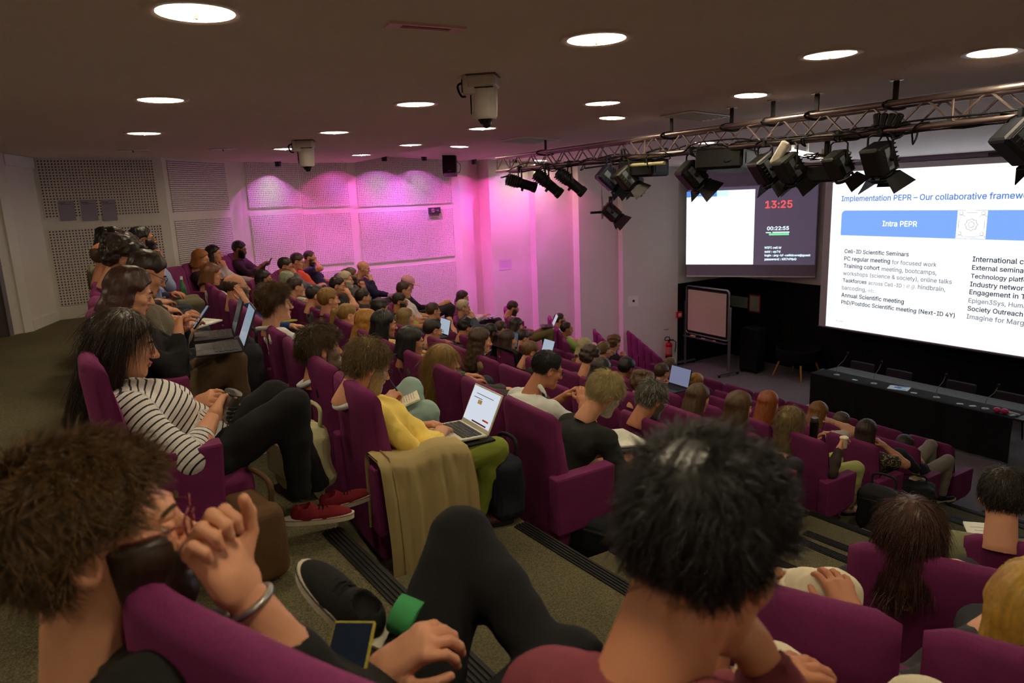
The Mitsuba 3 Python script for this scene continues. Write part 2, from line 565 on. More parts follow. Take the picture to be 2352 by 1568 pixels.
def washer(xy, n, z, rgb, power, off=.45, aim=1.6, cut=58, beam=12):
    """A lamp up at the ceiling that washes down a wall."""
    p = np.array([*(np.asarray(xy) + np.asarray(n) * off), z])
    spot(p, [*(np.asarray(xy) - np.asarray(n) * .05), z - aim], rgb, power, cut, beam)
    t = thing('wall_washer', 'small black lamp washing the wall in magenta', 'stage light', 'magenta wall washers under the ceiling')
    b = basis(p + [0, 0, .03], [n[0], n[1], 0], z=(0, 0, 1))
    part(t, 'housing', lathe([(.001, .0), (.05, 0), (.055, .08), (.03, .1), (.001, .1)], 16), black_plastic, smooth=40, to_world=b)
    part(t, 'bracket', bx(.02, .12, .06, .004, c=(0, 0, .12)), black_plastic, to_world=b)


a, d, n = S3
washer(C545 + (C688 - C545) * .45, (.89, .46), 4.62, VIOLET, 11, off=.3)
for px, pw, c in ((770, 5, PINK), (866, 9, VIOLET), (955, 10, VIOLET)):
    s = on_wall(a, d, px, 420)[0]
    washer(a + d * s, n, 4.70, c, pw)
for i, (px, pw, c) in enumerate(((1085, 9, PINK), (1175, 13, VIOLET), (1270, 4, PINK))):
    q = on_w(px); washer(q, (.95, -.2), 4.62, c, pw)
# ------------------------------------------------------------------ theatre seats
def fabric(base):
    b = mi.Color3f(*[float(v) for v in lin(base)])

    def fn(p, n, uv):
        return b * (.82 + .36 * mikit.fbm(p.x * 9, p.y * 9, p.z * 9, 3)) * (.88 + .24 * mikit.noise(p.x * 420, p.y * 420, p.z * 420))
    return fn


proc_mat('purple_cloth', fabric((112, 40, 88)), .85, sheen=.35)
SP = .635 * K


def back_mesh():
    """The tall padded back: it wraps round the sitter, leans back and has a soft round top."""
    nu, nv = 13, 16
    us = np.linspace(-1, 1, nu)
    hw = .283
    prof = []   # outline in (depth, height): up the rear, over the top, down the front
    for z in np.linspace(.06, .84, 7): prof.append((.05 - .05 * (z / .84), z))
    for t in np.linspace(0, np.pi, 8)[1:-1]:
        prof.append((.036 - .036 * math.cos(t), .868 + .042 * math.sin(t)))
    for z in np.linspace(.84, .30, 7): prof.append((.074 + .085 * ((.84 - z) / .5) ** 1.1 + .012 * math.sin(math.pi * (z - .30) / .54), z))
    prof.append((.15, .06))
    prof = np.array(prof)
    v = []
    for u in us:
        e = max(0, abs(u) - .80) / .20
        shrink = .030 * e ** 2
        c = prof.mean(0)
        for y, z in prof:
            w = .03 * abs(u) ** 3 * min(1, z / .5)             # the sides come forward
            yy = y + w + (c[0] - y) * .35 * e ** 2
            zz = z - shrink * (z > .6) - .012 * u * u * (z > .8)
            v.append((u * hw, yy, zz))
    n = len(prof); f = []
    for i in range(nu - 1):
        for j in range(n):
            a, b = i * n + j, i * n + (j + 1) % n
            f += [(a, b + n, b), (a, a + n, b + n)]
    for i, flip in ((0, False), (nu - 1, True)):
        c = len(v); v.append(np.mean(np.array(v[i * n:(i + 1) * n]), 0))
        for j in range(n):
            a, b = i * n + j, i * n + (j + 1) % n
            f.append((a, b, c) if not flip else (b, a, c))
    m = trimesh.Trimesh(np.array(v), np.array(f), process=False)
    return m


def cushion_mesh(up=False):
    m = tm(soft(.46, .41, .15, .06, c=(0, .335, .30)))
    m = m.subdivide()
    v = m.vertices.copy()
    v[:, 2] += np.where(v[:, 2] > .32, .018 * np.cos(v[:, 0] * 5.5) * np.cos((v[:, 1] - .335) * 4.5), 0) + .05 * (v[:, 1] - .335)
    m.vertices = v
    return m


def arm_mesh():
    p = Polygon([(.02, .21), (.30, .22), (.405, .27), (.425, .555), (.02, .545)]).buffer(-.012).buffer(.012)
    m = trimesh.creation.extrude_polygon(p, .082, engine='earcut')
    m.apply_transform(np.array([[0, 0, 1, -.041], [1, 0, 0, 0], [0, 1, 0, 0], [0, 0, 0, 1.]]))
    # soften the long edges: a slimmer core and a wider hull
    a = p.buffer(-.014)
    w = trimesh.creation.extrude_polygon(a, .102, engine='earcut')
    w.apply_transform(np.array([[0, 0, 1, -.051], [1, 0, 0, 0], [0, 1, 0, 0], [0, 0, 0, 1.]]))
    return tm(m3.Manifold.hull_points(np.vstack([m.vertices, w.vertices])))


def leg_mesh():
    return cat(bx(.07, .20, .24, .006, c=(0, .2, .13)), bx(.38, .05, .05, c=(0, .25, .27)))


SEAT = {'backrest': (mikit.ply(back_mesh(), smooth=50), 'purple_cloth'), 'seat': (mikit.ply(cushion_mesh(), smooth=50), 'purple_cloth'),
        'armrest': (mikit.ply(arm_mesh(), smooth=40), 'purple_cloth'), 'leg': (mikit.ply(leg_mesh()), black_plastic)}


def seat_xf(b, k, n):
    Y = row_y(k)
    if b == 'C':
        x, y, a = aisle_x(k) + (.05 - .10 * (k == 1)) * K - SP / 2 - SP * n, Y, 0.
    elif b == 'L':
        xo = -10.6 - .635 * n * math.cos(TH)
        x, y, a = K * xo, Y + K * (.70 + .5 * (-10.86 - xo)), -TH
        if k < 3:   # the back wing rows stand a little lower and nearer the stage
            dd = (.22, .17, .11)[k]
            x, y = x + dd * .5, y + dd
    else:
        d = SP / 2 + SP * n
        x, y, a = right_x(k) + d * math.cos(TH), Y + .06 + d * math.sin(TH), TH
    z = floor_z(k) - ((.22, .12, .05)[k] if b == 'L' and k < 3 else 0)
    return mx(x, y, z, rz=a)


def theatre_seat(b, k, n, label, end=False):
    t = thing('theatre_seat', label, 'seat', 'purple theatre seats')
    w = seat_xf(b, k, n)
    for nm in ('backrest', 'seat', 'leg'):
        part(t, nm, SEAT[nm][0], SEAT[nm][1], to_world=w)
    h = SP / 2
    part(t, 'armrest', SEAT['armrest'][0], 'purple_cloth', to_world=w @ mx(-h))
    if end: part(t, 'armrest', SEAT['armrest'][0], 'purple_cloth', to_world=w @ mx(h))
    return t
ROWS = ['back row', 'second row', 'third row', 'fourth row', 'fifth row', 'sixth row', 'seventh row', 'eighth row', 'front row']
NTH = ['aisle end', 'second from the aisle', 'third from the aisle', 'fourth from the aisle', 'fifth from the aisle', 'sixth from the aisle', 'seventh from the aisle', 'eighth from the aisle',
       'ninth from the aisle', 'tenth from the aisle', 'eleventh from the aisle', 'twelfth from the aisle', 'thirteenth from the aisle', 'fourteenth from the aisle']
COUNT_C = [9, 11, 12, 12, 11, 11, 10, 10, 9]
COUNT_L = [5, 5, 5, 4, 4, 5, 5, 4, 5]
for k in range(9):
    for n in range(COUNT_C[k]):
        theatre_seat('C', k, n, f'purple theatre seat in the {ROWS[k]} of the middle block, {NTH[n]}', end=n == 0)
    for n in range(COUNT_L[k]):
        theatre_seat('L', k, n, f'purple theatre seat in the {ROWS[k]} of the far wing, {["first", "second", "third", "fourth", "fifth", "sixth"][n]} towards the wall', end=n == 0)
for k, m in ((0, 2), (1, 3), (2, 3), (3, 2)):
    for n in range(m):
        theatre_seat('R', k, n, f'purple theatre seat in the {ROWS[k]} right of the aisle, {NTH[n]}', end=n == 0)
# ------------------------------------------------------------------ the stage: screens, board, table
ink_grey = mat((92, 100, 116), .8)
paper = mat((232, 232, 226), .8)
black_metal = mat((26, 26, 28), .45)
black_cloth = mat((13, 13, 15), .9)
alu = mat((150, 150, 150), .4, 'm')


def lettering(plane, text, p0, p1=None, cap=None, bold=False, y=None, slant=0, depth=.001):
    """Lettering on an upright plane (a, d, n) starting at pixel p0; p1 is the pixel where its baseline ends, cap its capital height in metres."""
    a, d, n = plane
    s0, z0 = on_wall(a + n * .004, d, *p0)
    m = meshkit.text_mesh(text, cap or .1, depth, bold)
    if p1 is not None:
        s1, z1 = on_wall(a + n * .004, d, *p1)
        w = m.vertices[:, 0].max()
        sc = (s1 - s0) / w
        m.apply_transform(np.diag([sc, sc if cap is None else 1, 1, 1]))
    if slant: m.vertices[:, 0] += slant * m.vertices[:, 1]
    q = np.eye(4); q[:3, 0] = [d[0], d[1], 0]; q[:3, 1] = [0, 0, 1]; q[:3, 2] = [n[0], n[1], 0]
    o = a + d * s0 + n * .004
    q[:3, 3] = [o[0], o[1], z0]
    if np.linalg.det(q[:3, :3]) < 0: m.invert()
    m.apply_transform(q)
    return m


def board(plane, s0, s1, z0, z1, t0, t1, r=0.0, corners=None):
    """A flat plate on an upright plane, from t0 to t1 off it; r rounds its corners (all, or the named ones of bl br tr tl)."""
    a, d, n = plane
    P = sbox(s0, z0, s1, z1)
    if r:
        Q = P.buffer(-r).buffer(r)
        for nm, (x, z) in dict(bl=(s0, z0), br=(s1 - r, z0), tr=(s1 - r, z1 - r), tl=(s0, z1 - r)).items():
            if corners and nm not in corners: Q = Q.union(sbox(x, z, x + r, z + r))
        P = Q
    m = trimesh.creation.extrude_polygon(P, abs(t1 - t0), engine='earcut')
    q = np.eye(4); q[:3, 0] = [d[0], d[1], 0]; q[:3, 1] = [0, 0, 1]; q[:3, 2] = [n[0], n[1], 0]
    o = a + n * t0; q[:3, 3] = [o[0], o[1], 0]
    m.apply_transform(q)
    if np.linalg.det(q[:3, :3]) < 0: m.invert()
    return m


# main screen: hangs before the front wall
YS = 12.25
MP = (np.array([-16., YS]), np.array([1., 0.]), np.array([0., -1.]))
s0 = np.mean([on_wall(*MP[:2], *q)[0] for q in ((1899, 700), (1913, 424))])
zb = np.mean([on_wall(*MP[:2], *q)[1] for q in ((1896, 747), (2352, 820))])
zt = np.mean([on_wall(*MP[:2], *q)[1] for q in ((1961, 391), (2352, 374))])
s1 = s0 + (zt - zb) * 16 / 9
t = thing('projection_screen', 'large projection screen showing a blue and white slide about a collaborative framework', 'projection screen')
part(t, 'fabric', board(MP, s0 - .16, s1 + .16, zb - .03, zt + .10, -.012, -.002), mat((196, 190, 190), .8))
part(t, 'case', bx(s1 - s0 + .5, .14, .12, .02, c=((s0 + s1) / 2 - 16, YS + .05, zt + .17)), mat((110, 100, 112), .5))
part(t, 'weight_bar', cyl((s0 - 16.18, YS, zb - .035), (s1 - 15.82, YS, zb - .035), .018), black_metal)
sl = part(t, 'slide', board(MP, s0, s1, zb, zt, -.002, .001), white_paint, emit=SCREEN)
for x in (s0 + .9, (s0 + s1) / 2 + .2):
    part(t, 'mount', bx(.22, .12, .06, .01, c=(x - 16, YS + .02, zt + .14)), black_metal)
L = lambda *q: on_wall(*MP[:2], *q)
bz1, bz0 = L(2050, 483)[1], L(2050, 543.5)[1]
bs0, bsm = L(1933, 500)[0], L(2229, 490)[0]
bs2 = 2 * bsm - bs0
part(t, 'blue_band', board(MP, bs0, bsm - .015, bz0, bz1, .001, .002, .08, ('tl', 'tr')), mat((70, 120, 200)), emit=EXV * np.array((.22, .42, .95)))
part(t, 'blue_band', board(MP, bsm + .015, bs2, bz0, bz1, .001, .002, .08, ('tl', 'tr')), mat((70, 120, 200)), emit=EXV * np.array((.22, .42, .95)))
i0, i1 = L(2197, 520)[0], L(2266, 520)[0]
ih = (i1 - i0) / 2; ic, iz = (i0 + i1) / 2, (bz0 + bz1) / 2
part(t, 'icon_square', board(MP, i0, i1, iz - ih * .98, iz + ih * .98, .002, .003), white_paint, emit=SCREEN)
g = [tube([(ic - 16 + math.cos(a) * .09 * (1 + .12 * math.cos(8 * a)), YS - .005, iz + math.sin(a) * .09 * (1 + .12 * math.cos(8 * a))) for a in np.linspace(0, 2 * np.pi, 64, endpoint=False)], .003, 4, True),
     tube([(ic - 16 + math.cos(a) * .045, YS - .005, iz + math.sin(a) * .045) for a in np.linspace(0, 2 * np.pi, 24, endpoint=False)], .003, 4, True)]
for sx in (-1, 1):
    for sz in (-1, 1):
        cx, cz = ic - 16 + sx * .17, iz + sz * .165
        g += [tube([(cx + math.cos(a) * .026, YS - .005, cz + .02 + math.sin(a) * .03) for a in np.linspace(0, 2 * np.pi, 16, endpoint=False)], .0025, 4, True),
              tube([(cx + math.cos(a) * .055, YS - .005, cz - .045 + math.sin(a) * .04) for a in np.linspace(0, np.pi, 12)], .0025, 4)]
g += [tube([(ic - 16 - .08, YS - .005, iz + .19), (ic - 16 + .08, YS - .005, iz + .19)], .0025, 4), tube([(ic - 16 - .08, YS - .005, iz - .2), (ic - 16 + .08, YS - .005, iz - .2)], .0025, 4),
      tube([(ic - 16 - .2, YS - .005, iz - .07), (ic - 16 - .2, YS - .005, iz + .07)], .0025, 4), tube([(ic - 16 + .2, YS - .005, iz - .07), (ic - 16 + .2, YS - .005, iz + .07)], .0025, 4)]
part(t, 'icon', cat(*g), mat((180, 180, 180)), kind='stuff')
part(t, 'title', lettering(MP, 'Implementation PEPR – Our collaborative framework', (1932, 462), (2384, 458.3), bold=True), mat((80, 120, 200)), emit=EXV * np.array((.10, .22, .62)))
part(t, 'band_title', lettering(MP, 'Intra PEPR', (2026, 519), (2106, 520.5), bold=True), white_paint, emit=SCREEN)
capm = (L(2000, 570)[1] - L(2000, 583.5)[1]) * .74
dark, light = [], []
for txt, p0, p1, grp in (('Cell-ID Scientific Seminars', (1939, 580.5), (2087, 588.5), dark), ('PC regular meeting', (1938, 597.5), (2044, 605.5), dark), ('for focused work', (2048, 606), (2151, 611), light),
                         ('Training cohort', (1937, 614), (2020, 621), dark), ('meeting, bootcamps,', (2024, 621.5), (2151, 631), light), ('workshops (science & society), online talks', (1936, 631), (2186, 652), light),
                         ('Taskforces', (1935, 647), (1990, 653), dark), ('across Cell-ID :', (1994, 653), (2077, 660.5), light), ('hindbrain,', (2107, 663), (2171, 669), light),
                         ('barcoding,', (1933, 664), (1989, 670), light), ('Annual Scientific meeting', (1932, 681), (2076, 696), dark), ('PhD/Postdoc Scientific meeting (Next-ID 4Y)', (1931, 697), (2193, 728), dark),
                         ('International co', (2233, 600), (2362, 606), dark), ('External seminars', (2231, 619), (2366, 629), dark), ('Technology platforms', (2229, 638), (2388, 651), dark),
                         ('Industry network', (2227, 657), (2360, 670), dark), ('Engagement in Tr', (2225, 675), (2362, 689), dark), ('Epigen3Sys, Huma', (2223, 694), (2358, 711), light),
                         ('Society Outreach', (2221, 712.5), (2349, 729), dark), ('Imagine for Margo', (2219, 731), (2362, 751), light), ('9/11/25', (1919, 737.5), (1936, 740), light)):
    grp.append(lettering(MP, txt, p0, p1, bold=True))
light += [lettering(MP, 'e.g.', (2081, 660.5), (2103, 662.5), slant=.2), lettering(MP, 'etc.', (1993, 670.5), (2011, 672), slant=.2)]
part(t, 'dark_lettering', cat(*dark), ink_grey, emit=EXV * np.array((.03, .04, .06)))
part(t, 'light_lettering', cat(*light), mat((150, 156, 166)), emit=EXV * np.array((.20, .22, .25)))

# small screen, hung askew in the corner
z2 = 3.99 + K * (2.2 - 4.2)
A2, B2 = atz(1577, 633, z2)[:2], atz(1872, 635, z2)[:2]
d2 = (B2 - A2) / np.linalg.norm(B2 - A2); n2 = np.array([d2[1], -d2[0]])
SPn = (A2, d2, n2); w2 = float(np.linalg.norm(B2 - A2))
L2 = lambda *q: on_wall(A2, d2, *q)
t = thing('projection_screen', 'smaller grey projection screen with the clock 13:25, hung in the corner over the whiteboard', 'projection screen')
ztp = L2(1700, 372)[1]
grey_lit = mat((150, 138, 160), .8)
part(t, 'fabric', board(SPn, 0, w2, z2, ztp, -.01, 0), grey_lit)
part(t, 'projected_grey', board(SPn, .02, w2 - .02, L2(1650, 608)[1], L2(1650, 430)[1], 0, .001), grey_lit, emit=EXV * np.array((.055, .045, .075)))
part(t, 'weight_bar', moved(cyl((0, 0, 0), (w2, 0, 0), .014), basis([*A2, z2 - .01], [*d2, 0], z=(0, 0, 1))), white_paint)
part(t, 'case', moved(bx(w2 + .2, .1, .1, .02, c=(w2 / 2, 0, 0)), basis([*A2, ztp + .04], [*d2, 0], z=(0, 0, 1))), mat((120, 112, 124), .5))
pa, pb = L2(1575.5, 607), L2(1735, 433.5)
ptop = L2(1576, 441)[1]; ptop = (ptop + pb[1]) / 2
part(t, 'agenda_page', board(SPn, pa[0], pb[0], pa[1], ptop, .001, .002), white_paint, emit=SCREEN)
bh = .125
v = board(SPn, pa[0], pa[0] + (pb[0] - pa[0]) * .45, ptop - bh, ptop, .002, .003)
part(t, 'date_banner', v, mat((60, 120, 210)), emit=EXV * np.array((.10, .28, .75)))
part(t, 'date_banner', board(SPn, pa[0] + (pb[0] - pa[0]) * .45, pa[0] + (pb[0] - pa[0]) * .62, ptop - bh, ptop, .002, .003), mat((120, 160, 220)), emit=EXV * np.array((.7, 1.1, 1.6)))
part(t, 'date_lettering', cat(lettering(SPn, '11', (1585, 453), (1597, 453), bold=True), lettering(SPn, 'THURSDAY', (1598.5, 446.5), (1630, 445), bold=True), lettering(SPn, 'september', (1598.5, 453), (1622, 452))), white_paint, emit=SCREEN)
part(t, 'clock', lettering(SPn, '13:25', (1755, 478), (1820, 476), bold=True), mat((230, 60, 60)), emit=EXV * np.array((1.2, .12, .12)))
part(t, 'timer_lettering', cat(lettering(SPn, '00:22:55', (1761, 528.5), (1812, 527.5), bold=True), board(SPn, L2(1759, 535)[0], L2(1771, 535)[0], L2(1765, 535)[1], L2(1765, 533)[1], .002, .003),
     board(SPn, L2(1774, 535)[0], L2(1813, 535)[0], L2(1790, 534.5)[1], L2(1790, 532)[1], .002, .003),
     lettering(SPn, 'WIFI cell id', (1755.5, 571), (1794, 571), bold=True), lettering(SPn, 'ssid : up7d', (1755.5, 580), (1792, 580), bold=True),
     lettering(SPn, 'login : prg-bf-cellidcore@guest', (1755.5, 588.5), (1861, 588.5), bold=True), lettering(SPn, 'password : KR7rPlbG', (1755.5, 597.5), (1829, 597), bold=True)), white_paint, emit=EXV * np.array((.95, 1.35, 1.45)))
part(t, 'progress_bar', board(SPn, L2(1766, 540)[0], L2(1812, 540)[0], L2(1790, 540)[1], L2(1790, 535.5)[1], .002, .003), mat((60, 200, 90)), emit=EXV * np.array((.22, .85, .4)))

# whiteboard on its rolling stand
A3, B3 = atz(1573, 836, 0)[:2], atz(1673, 863, 0)[:2]
d3 = (B3 - A3) / np.linalg.norm(B3 - A3); n3 = np.array([d3[1], -d3[0]]); w3 = float(np.linalg.norm(B3 - A3))
WB = basis([*A3, 0], [*d3, 0], z=(0, 0, 1))     # x along the board, -y towards the seats
L3 = lambda *q: on_wall(A3, d3, *q)
t = thing('whiteboard', 'whiteboard on a grey rolling stand before the black wall', 'whiteboard')
bt, bb = L3(1627, 662)[1], L3(1623, 773)[1]
for x in (0, w3):
    part(t, 'post', moved(bx(.055, .05, bt - .35, .008, c=(x, 0, (bt - .35) / 2)), WB), alu)
    part(t, 'foot', moved(bx(.06, .62, .05, .01, c=(x, 0, .075)), WB), alu)
    for y in (-.27, .27):
        part(t, 'caster', moved(cyl((x - .015, y, .028), (x + .015, y, .028), .028), WB), black_plastic)
r_ = .07
path = [(r_ + .03, bb), (w3 - r_ - .03, bb)] + [(w3 - .03 - r_ + r_ * math.sin(a), bb + r_ - r_ * math.cos(a)) for a in np.linspace(.3, 1.57, 5)] + [(w3 - .03, bt - r_)] + \
       [(w3 - .03 - r_ + r_ * math.cos(a), bt - r_ + r_ * math.sin(a)) for a in np.linspace(.3, 1.57, 5)] + [(.03 + r_, bt)] + [(.03 + r_ - r_ * math.sin(a), bt - r_ + r_ * math.cos(a)) for a in np.linspace(.3, 1.57, 5)] + \
       [(.03, bb + r_)] + [(.03 + r_ - r_ * math.cos(a), bb + r_ - r_ * math.sin(a)) for a in np.linspace(.3, 1.3, 4)]
part(t, 'frame', moved(tube([(x, 0, z) for x, z in path], .022, 8, True), WB), alu, smooth=60)
part(t, 'board', moved(bx(w3 - .13, .02, bt - bb - .09, .004, c=(w3 / 2, 0, (bt + bb) / 2)), WB), black_plastic)
part(t, 'writing_surface', moved(bx(w3 - .19, .012, bt - bb - .15, .002, c=(w3 / 2, -.01, (bt + bb) / 2)), WB), mat((222, 196, 186), .3))
part(t, 'pen_tray', moved(cat(bx(w3 - .05, .09, .012, .003, c=(w3 / 2, -.05, bb - .06)), bx(w3 - .05, .008, .025, c=(w3 / 2, -.092, bb - .055))), WB), alu)
e = thing('board_eraser', 'beige board eraser lying on the tray of the whiteboard', 'eraser')
put(e, moved(bx(.15, .05, .035, .008, c=(w3 * .23, -.05, bb - .034)), WB), mat((190, 165, 130)))
for x, c, nm in ((.46, (190, 195, 200), 'white'), (.56, (70, 110, 80), 'green'), (.64, (150, 50, 60), 'red'), (.70, (200, 200, 205), 'grey')):
    e = thing('marker', f'{nm} marker pen lying on the tray of the whiteboard', 'marker')
    part(e, 'body', moved(cyl((w3 * x - .055, -.05, bb - .044), (w3 * x + .03, -.05, bb - .044), .0095), WB), mat(c, .4))
    part(e, 'cap', moved(cyl((w3 * x + .03, -.05, bb - .044), (w3 * x + .065, -.05, bb - .044), .0105), WB), mat(c, .4))

# fire extinguisher, alarm button, notices
a, d = STEPS[-2], (W_END - STEPS[-2]) / np.linalg.norm(W_END - STEPS[-2]); n = np.array([d[1], -d[0]])
LAST = (a, d, n)
s, zt_ = on_wall(a + n * .1, d, 1536, 779); zb_ = on_wall(a + n * .1, d, 1536, 822)[1]
p = a + d * s + n * .11
h = zt_ - zb_
t = thing('fire_extinguisher', 'red fire extinguisher on the white wall by the corner of the stage', 'fire extinguisher')
part(t, 'cylinder', lathe([(.001, .02), (.07, .02), (.075, .06), (.075, h * .72), (.05, h * .82), (.022, h * .86), (.001, h * .86)], 24), mat((190, 28, 30), .35), smooth=40, to_world=mx(*p, zb_))
part(t, 'foot_ring', lathe([(.074, .0), (.079, .0), (.079, .07), (.074, .07)], 24), black_plastic, smooth=40, to_world=mx(*p, zb_))
part(t, 'sticker', lathe([(.0762, h * .25), (.0762, h * .62)], 24), mat((200, 110, 110), .5), smooth=40, to_world=mx(*p, zb_))
part(t, 'valve', cat(cyl((0, 0, h * .85), (0, 0, h * .97), .02), moved(bx(.12, .02, .02, .005, c=(.05, 0, h * .97)), np.eye(4))), black_plastic, to_world=mx(*p, zb_, rz=math.atan2(d[1], d[0])))
part(t, 'hose', tube(bez([(.02, 0, h * .95), (.0, -.02, h * 1.12), (-.08, -.02, h * 1.13), (-.1, -.03, h * .98), (.13, -.05, h * .9), (.13, -.05, h * .3)]), .011, 6), black_plastic, smooth=True, to_world=mx(*p, zb_, rz=math.atan2(d[1], d[0])))
part(t, 'hook', bx(.05, .12, .04, .005, c=(0, .05, h * .75)), black_metal, to_world=mx(*p, zb_, rz=math.atan2(d[1], d[0])))


def sheet(plane, x0, y0, x1, y1, m, label, name='wall_notice', cat_='notice', t1=.004, group=None):
    a, d, n = plane
    (s0, z1), (s1, z0) = on_wall(a, d, x0, y0), on_wall(a, d, x1, y1)
    k = thing(name, label, cat_, group)
    part(k, 'sheet', board(plane, s0, s1, z0, z1, .0005, t1), m)
    return k, (s0, s1, z0, z1)


def printed(k, plane, r, rows, m=None, head=False):
    s0, s1, z0, z1 = r; w, h = s1 - s0, z1 - z0
    ms = [board(plane, s0 + w * (.14 if not q % 3 else .2), s0 + w * (.85 - .15 * ((q * 7) % 3) / 3), z1 - h * (.2 + .68 * q / rows), z1 - h * (.2 + .68 * q / rows) + h * .022, .004, .0045) for q in range(rows)]
    if head: ms = ms[:1] + [board(plane, s0 + w * .08, s0 + w * .5, z1 - h * .14, z1 - h * .11, .004, .0045)]
    part(k, 'printing', cat(*ms), m or mat((150, 140, 170)), kind='stuff')


sp = STEPS
pl = lambda i: (sp[i], (sp[i + 1] - sp[i]) / np.linalg.norm(sp[i + 1] - sp[i]), np.array([1, -1]) * ((sp[i + 1] - sp[i]) / np.linalg.norm(sp[i + 1] - sp[i]))[::-1])
k, r = sheet(pl(2), 1146, 596, 1175, 618, mat((214, 190, 218)), 'pale notice with faint lines on the pink lit step of the wall')
printed(k, pl(2), r, 5)
k, r = sheet(LAST, 1442, 680, 1466, 702, paper, 'white notice with a dark spot on the white wall near the stage')
part(k, 'spot', moved(cyl((0, 0, 0), (0, -.002, 0), .03, n=16), basis([*(LAST[0] + LAST[1] * (r[0] + (r[1] - r[0]) * .55) + LAST[2] * .005), (r[2] + r[3]) / 2], [*LAST[1], 0], z=(0, 0, 1))), mat((60, 58, 62)))
k, r = sheet(LAST, 1525, 755, 1537, 757.5, mat((170, 168, 130)), 'thin pale strip on the white wall above the fire extinguisher', 'wall_strip', 'strip')
FW = (np.array([-12.6 * K, YF - .02]), np.array([1., 0.]), np.array([0., -1.]))
k, r = sheet(FW, 1679, 678, 1717, 708, mat((150, 158, 150)), 'pale grey poster on the black wall beside the whiteboard', 'poster', 'poster')
printed(k, FW, r, 6, mat((110, 118, 112)))
k, r = sheet(FW, 1721, 675, 1746, 719, mat((165, 34, 50)), 'evacuation notice in a red frame on the black wall', 'poster', 'poster')
s0_, s1_, z0_, z1_ = r
part(k, 'plan', board(FW, s0_ + .03, s1_ - .03, z0_ + .03, z1_ - .03, .004, .007), mat((176, 168, 156)))
FS = (W_END + np.array([.02, 0]), (CF - W_END) / np.linalg.norm(CF - W_END), None); FS = (FS[0], FS[1], np.array([FS[1][1], -FS[1][0]]))
k, r = sheet(FS, 1553, 716, 1564, 728, mat((180, 40, 45)), 'red fire alarm button on the black wall left of the whiteboard', 'alarm_button', 'alarm button', .04)
part(k, 'glass', board(FS, r[0] + .03, r[1] - .03, r[2] + .03, r[3] - .03, .04, .043), mat((235, 190, 185)))
for x0, x1, nm in ((131, 176, 'left'), (182, 227, 'middle'), (230, 271, 'right')):
    k, r = sheet((S1[0] + S1[2] * .015, S1[1], S1[2]), x0, 459 if x0 > 140 else 461, x1, 506, mat((150, 144, 160)), f'sheet of paper on the dark perforated wall, the {nm} one of three', group='sheets on the perforated wall')
    printed(k, (S1[0] + S1[2] * .015, S1[1], S1[2]), r, 3, mat((80, 70, 80)), True)
k, r = sheet((S3[0] + S3[2] * .015, S3[1], S3[2]), 983, 477, 1010, 489, mat((40, 52, 48), .4), 'dark exit sign with a door and an arrow on the pink wall', 'exit_sign', 'exit sign', .05)
s0_, s1_, z0_, z1_ = r; P3 = (S3[0] + S3[2] * .067, S3[1], S3[2])
w_ = s1_ - s0_; zc = (z0_ + z1_) / 2; hh = z1_ - z0_
part(k, 'pictogram', cat(board(P3, s0_ + w_ * .22, s0_ + w_ * .42, zc - hh * .3, zc - hh * .22, 0, .003), board(P3, s0_ + w_ * .22, s0_ + w_ * .26, zc - hh * .3, zc + hh * .3, 0, .003), board(P3, s0_ + w_ * .38, s0_ + w_ * .42, zc - hh * .3, zc + hh * .3, 0, .003),
     board(P3, s0_ + w_ * .22, s0_ + w_ * .42, zc + hh * .22, zc + hh * .3, 0, .003), board(P3, s0_ + w_ * .58, s0_ + w_ * .84, zc - hh * .04, zc + hh * .04, 0, .003)), mat((235, 160, 190)), kind='stuff')
part(k, 'arrow_head', moved(prism([(0, .22), (.14, 0), (0, -.22), (-.05, -.22), (.06, 0), (-.05, .22)], 0, .003), basis([*(P3[0] + P3[1] * (s0_ + w_ * .76)), zc], [*P3[1], 0], y=(0, 0, 1)) @ np.diag([hh, hh, 1, 1])), mat((235, 160, 190)))
part(k, 'lower_plate', board((S3[0] + S3[2] * .015, S3[1], S3[2]), s0_ + .02, s1_ - .02, z0_ - hh * .65, z0_ - .005, .015, .025), mat((150, 128, 140)))

# the speakers' table under its black cloth
TZ = .7125
YT = 10.5
XL, XR = -8.26 * K, -4.35 * K
t = thing('conference_table', 'long black table in front of the large screen', 'table')
part(t, 'tabletop', bx(XR - XL, .78, .03, .006, c=((XL + XR) / 2, YT + .41, TZ - .017)), mat((24, 26, 28), .55))
for x in (-7.93, -6.0, -4.36):
    part(t, 'leg', bx(.09, .12, TZ - .05, .01, c=(x, YT + .42, (TZ - .03) / 2 + .02)), black_metal)
    f = part(t, 'foot', cat(bx(.10, .70, .035, .012, c=(x, YT + .40, .062))), mat((196, 196, 196), .45))
    for y in (.1, .7): part(t, 'caster', cyl((x - .015, YT + y, .024), (x + .015, YT + y, .024), .024), black_plastic)
for (px, py) in ((1845, 929), (2062, 993)):
    q = atz(px, py, .03)
xs = np.linspace(XL - .02, -4.62, 60)
v = []
for i, x in enumerate(xs):
    w = .012 * math.sin(i * 1.3) + .009 * math.sin(i * .55)
    for z, o in ((TZ + .004, .40), (TZ + .006, .03), (TZ - .01, .0), (.42, .002), (.05, .006)):
        v.append((x, YT + o - (w if z < .5 else 0), z))
v = np.array(v); f = []
for i in range(59):
    for j in range(4): f.append((i * 5 + j, i * 5 + j + 1, i * 5 + j + 6, i * 5 + j + 5))
sheet_m = trimesh.Trimesh(v, np.vstack([np.array(f)[:, [0, 1, 2]], np.array(f)[:, [0, 2, 3]]]), process=False)
t = thing('tablecloth', 'black cloth hanging down the front of the speakers table', 'tablecloth')
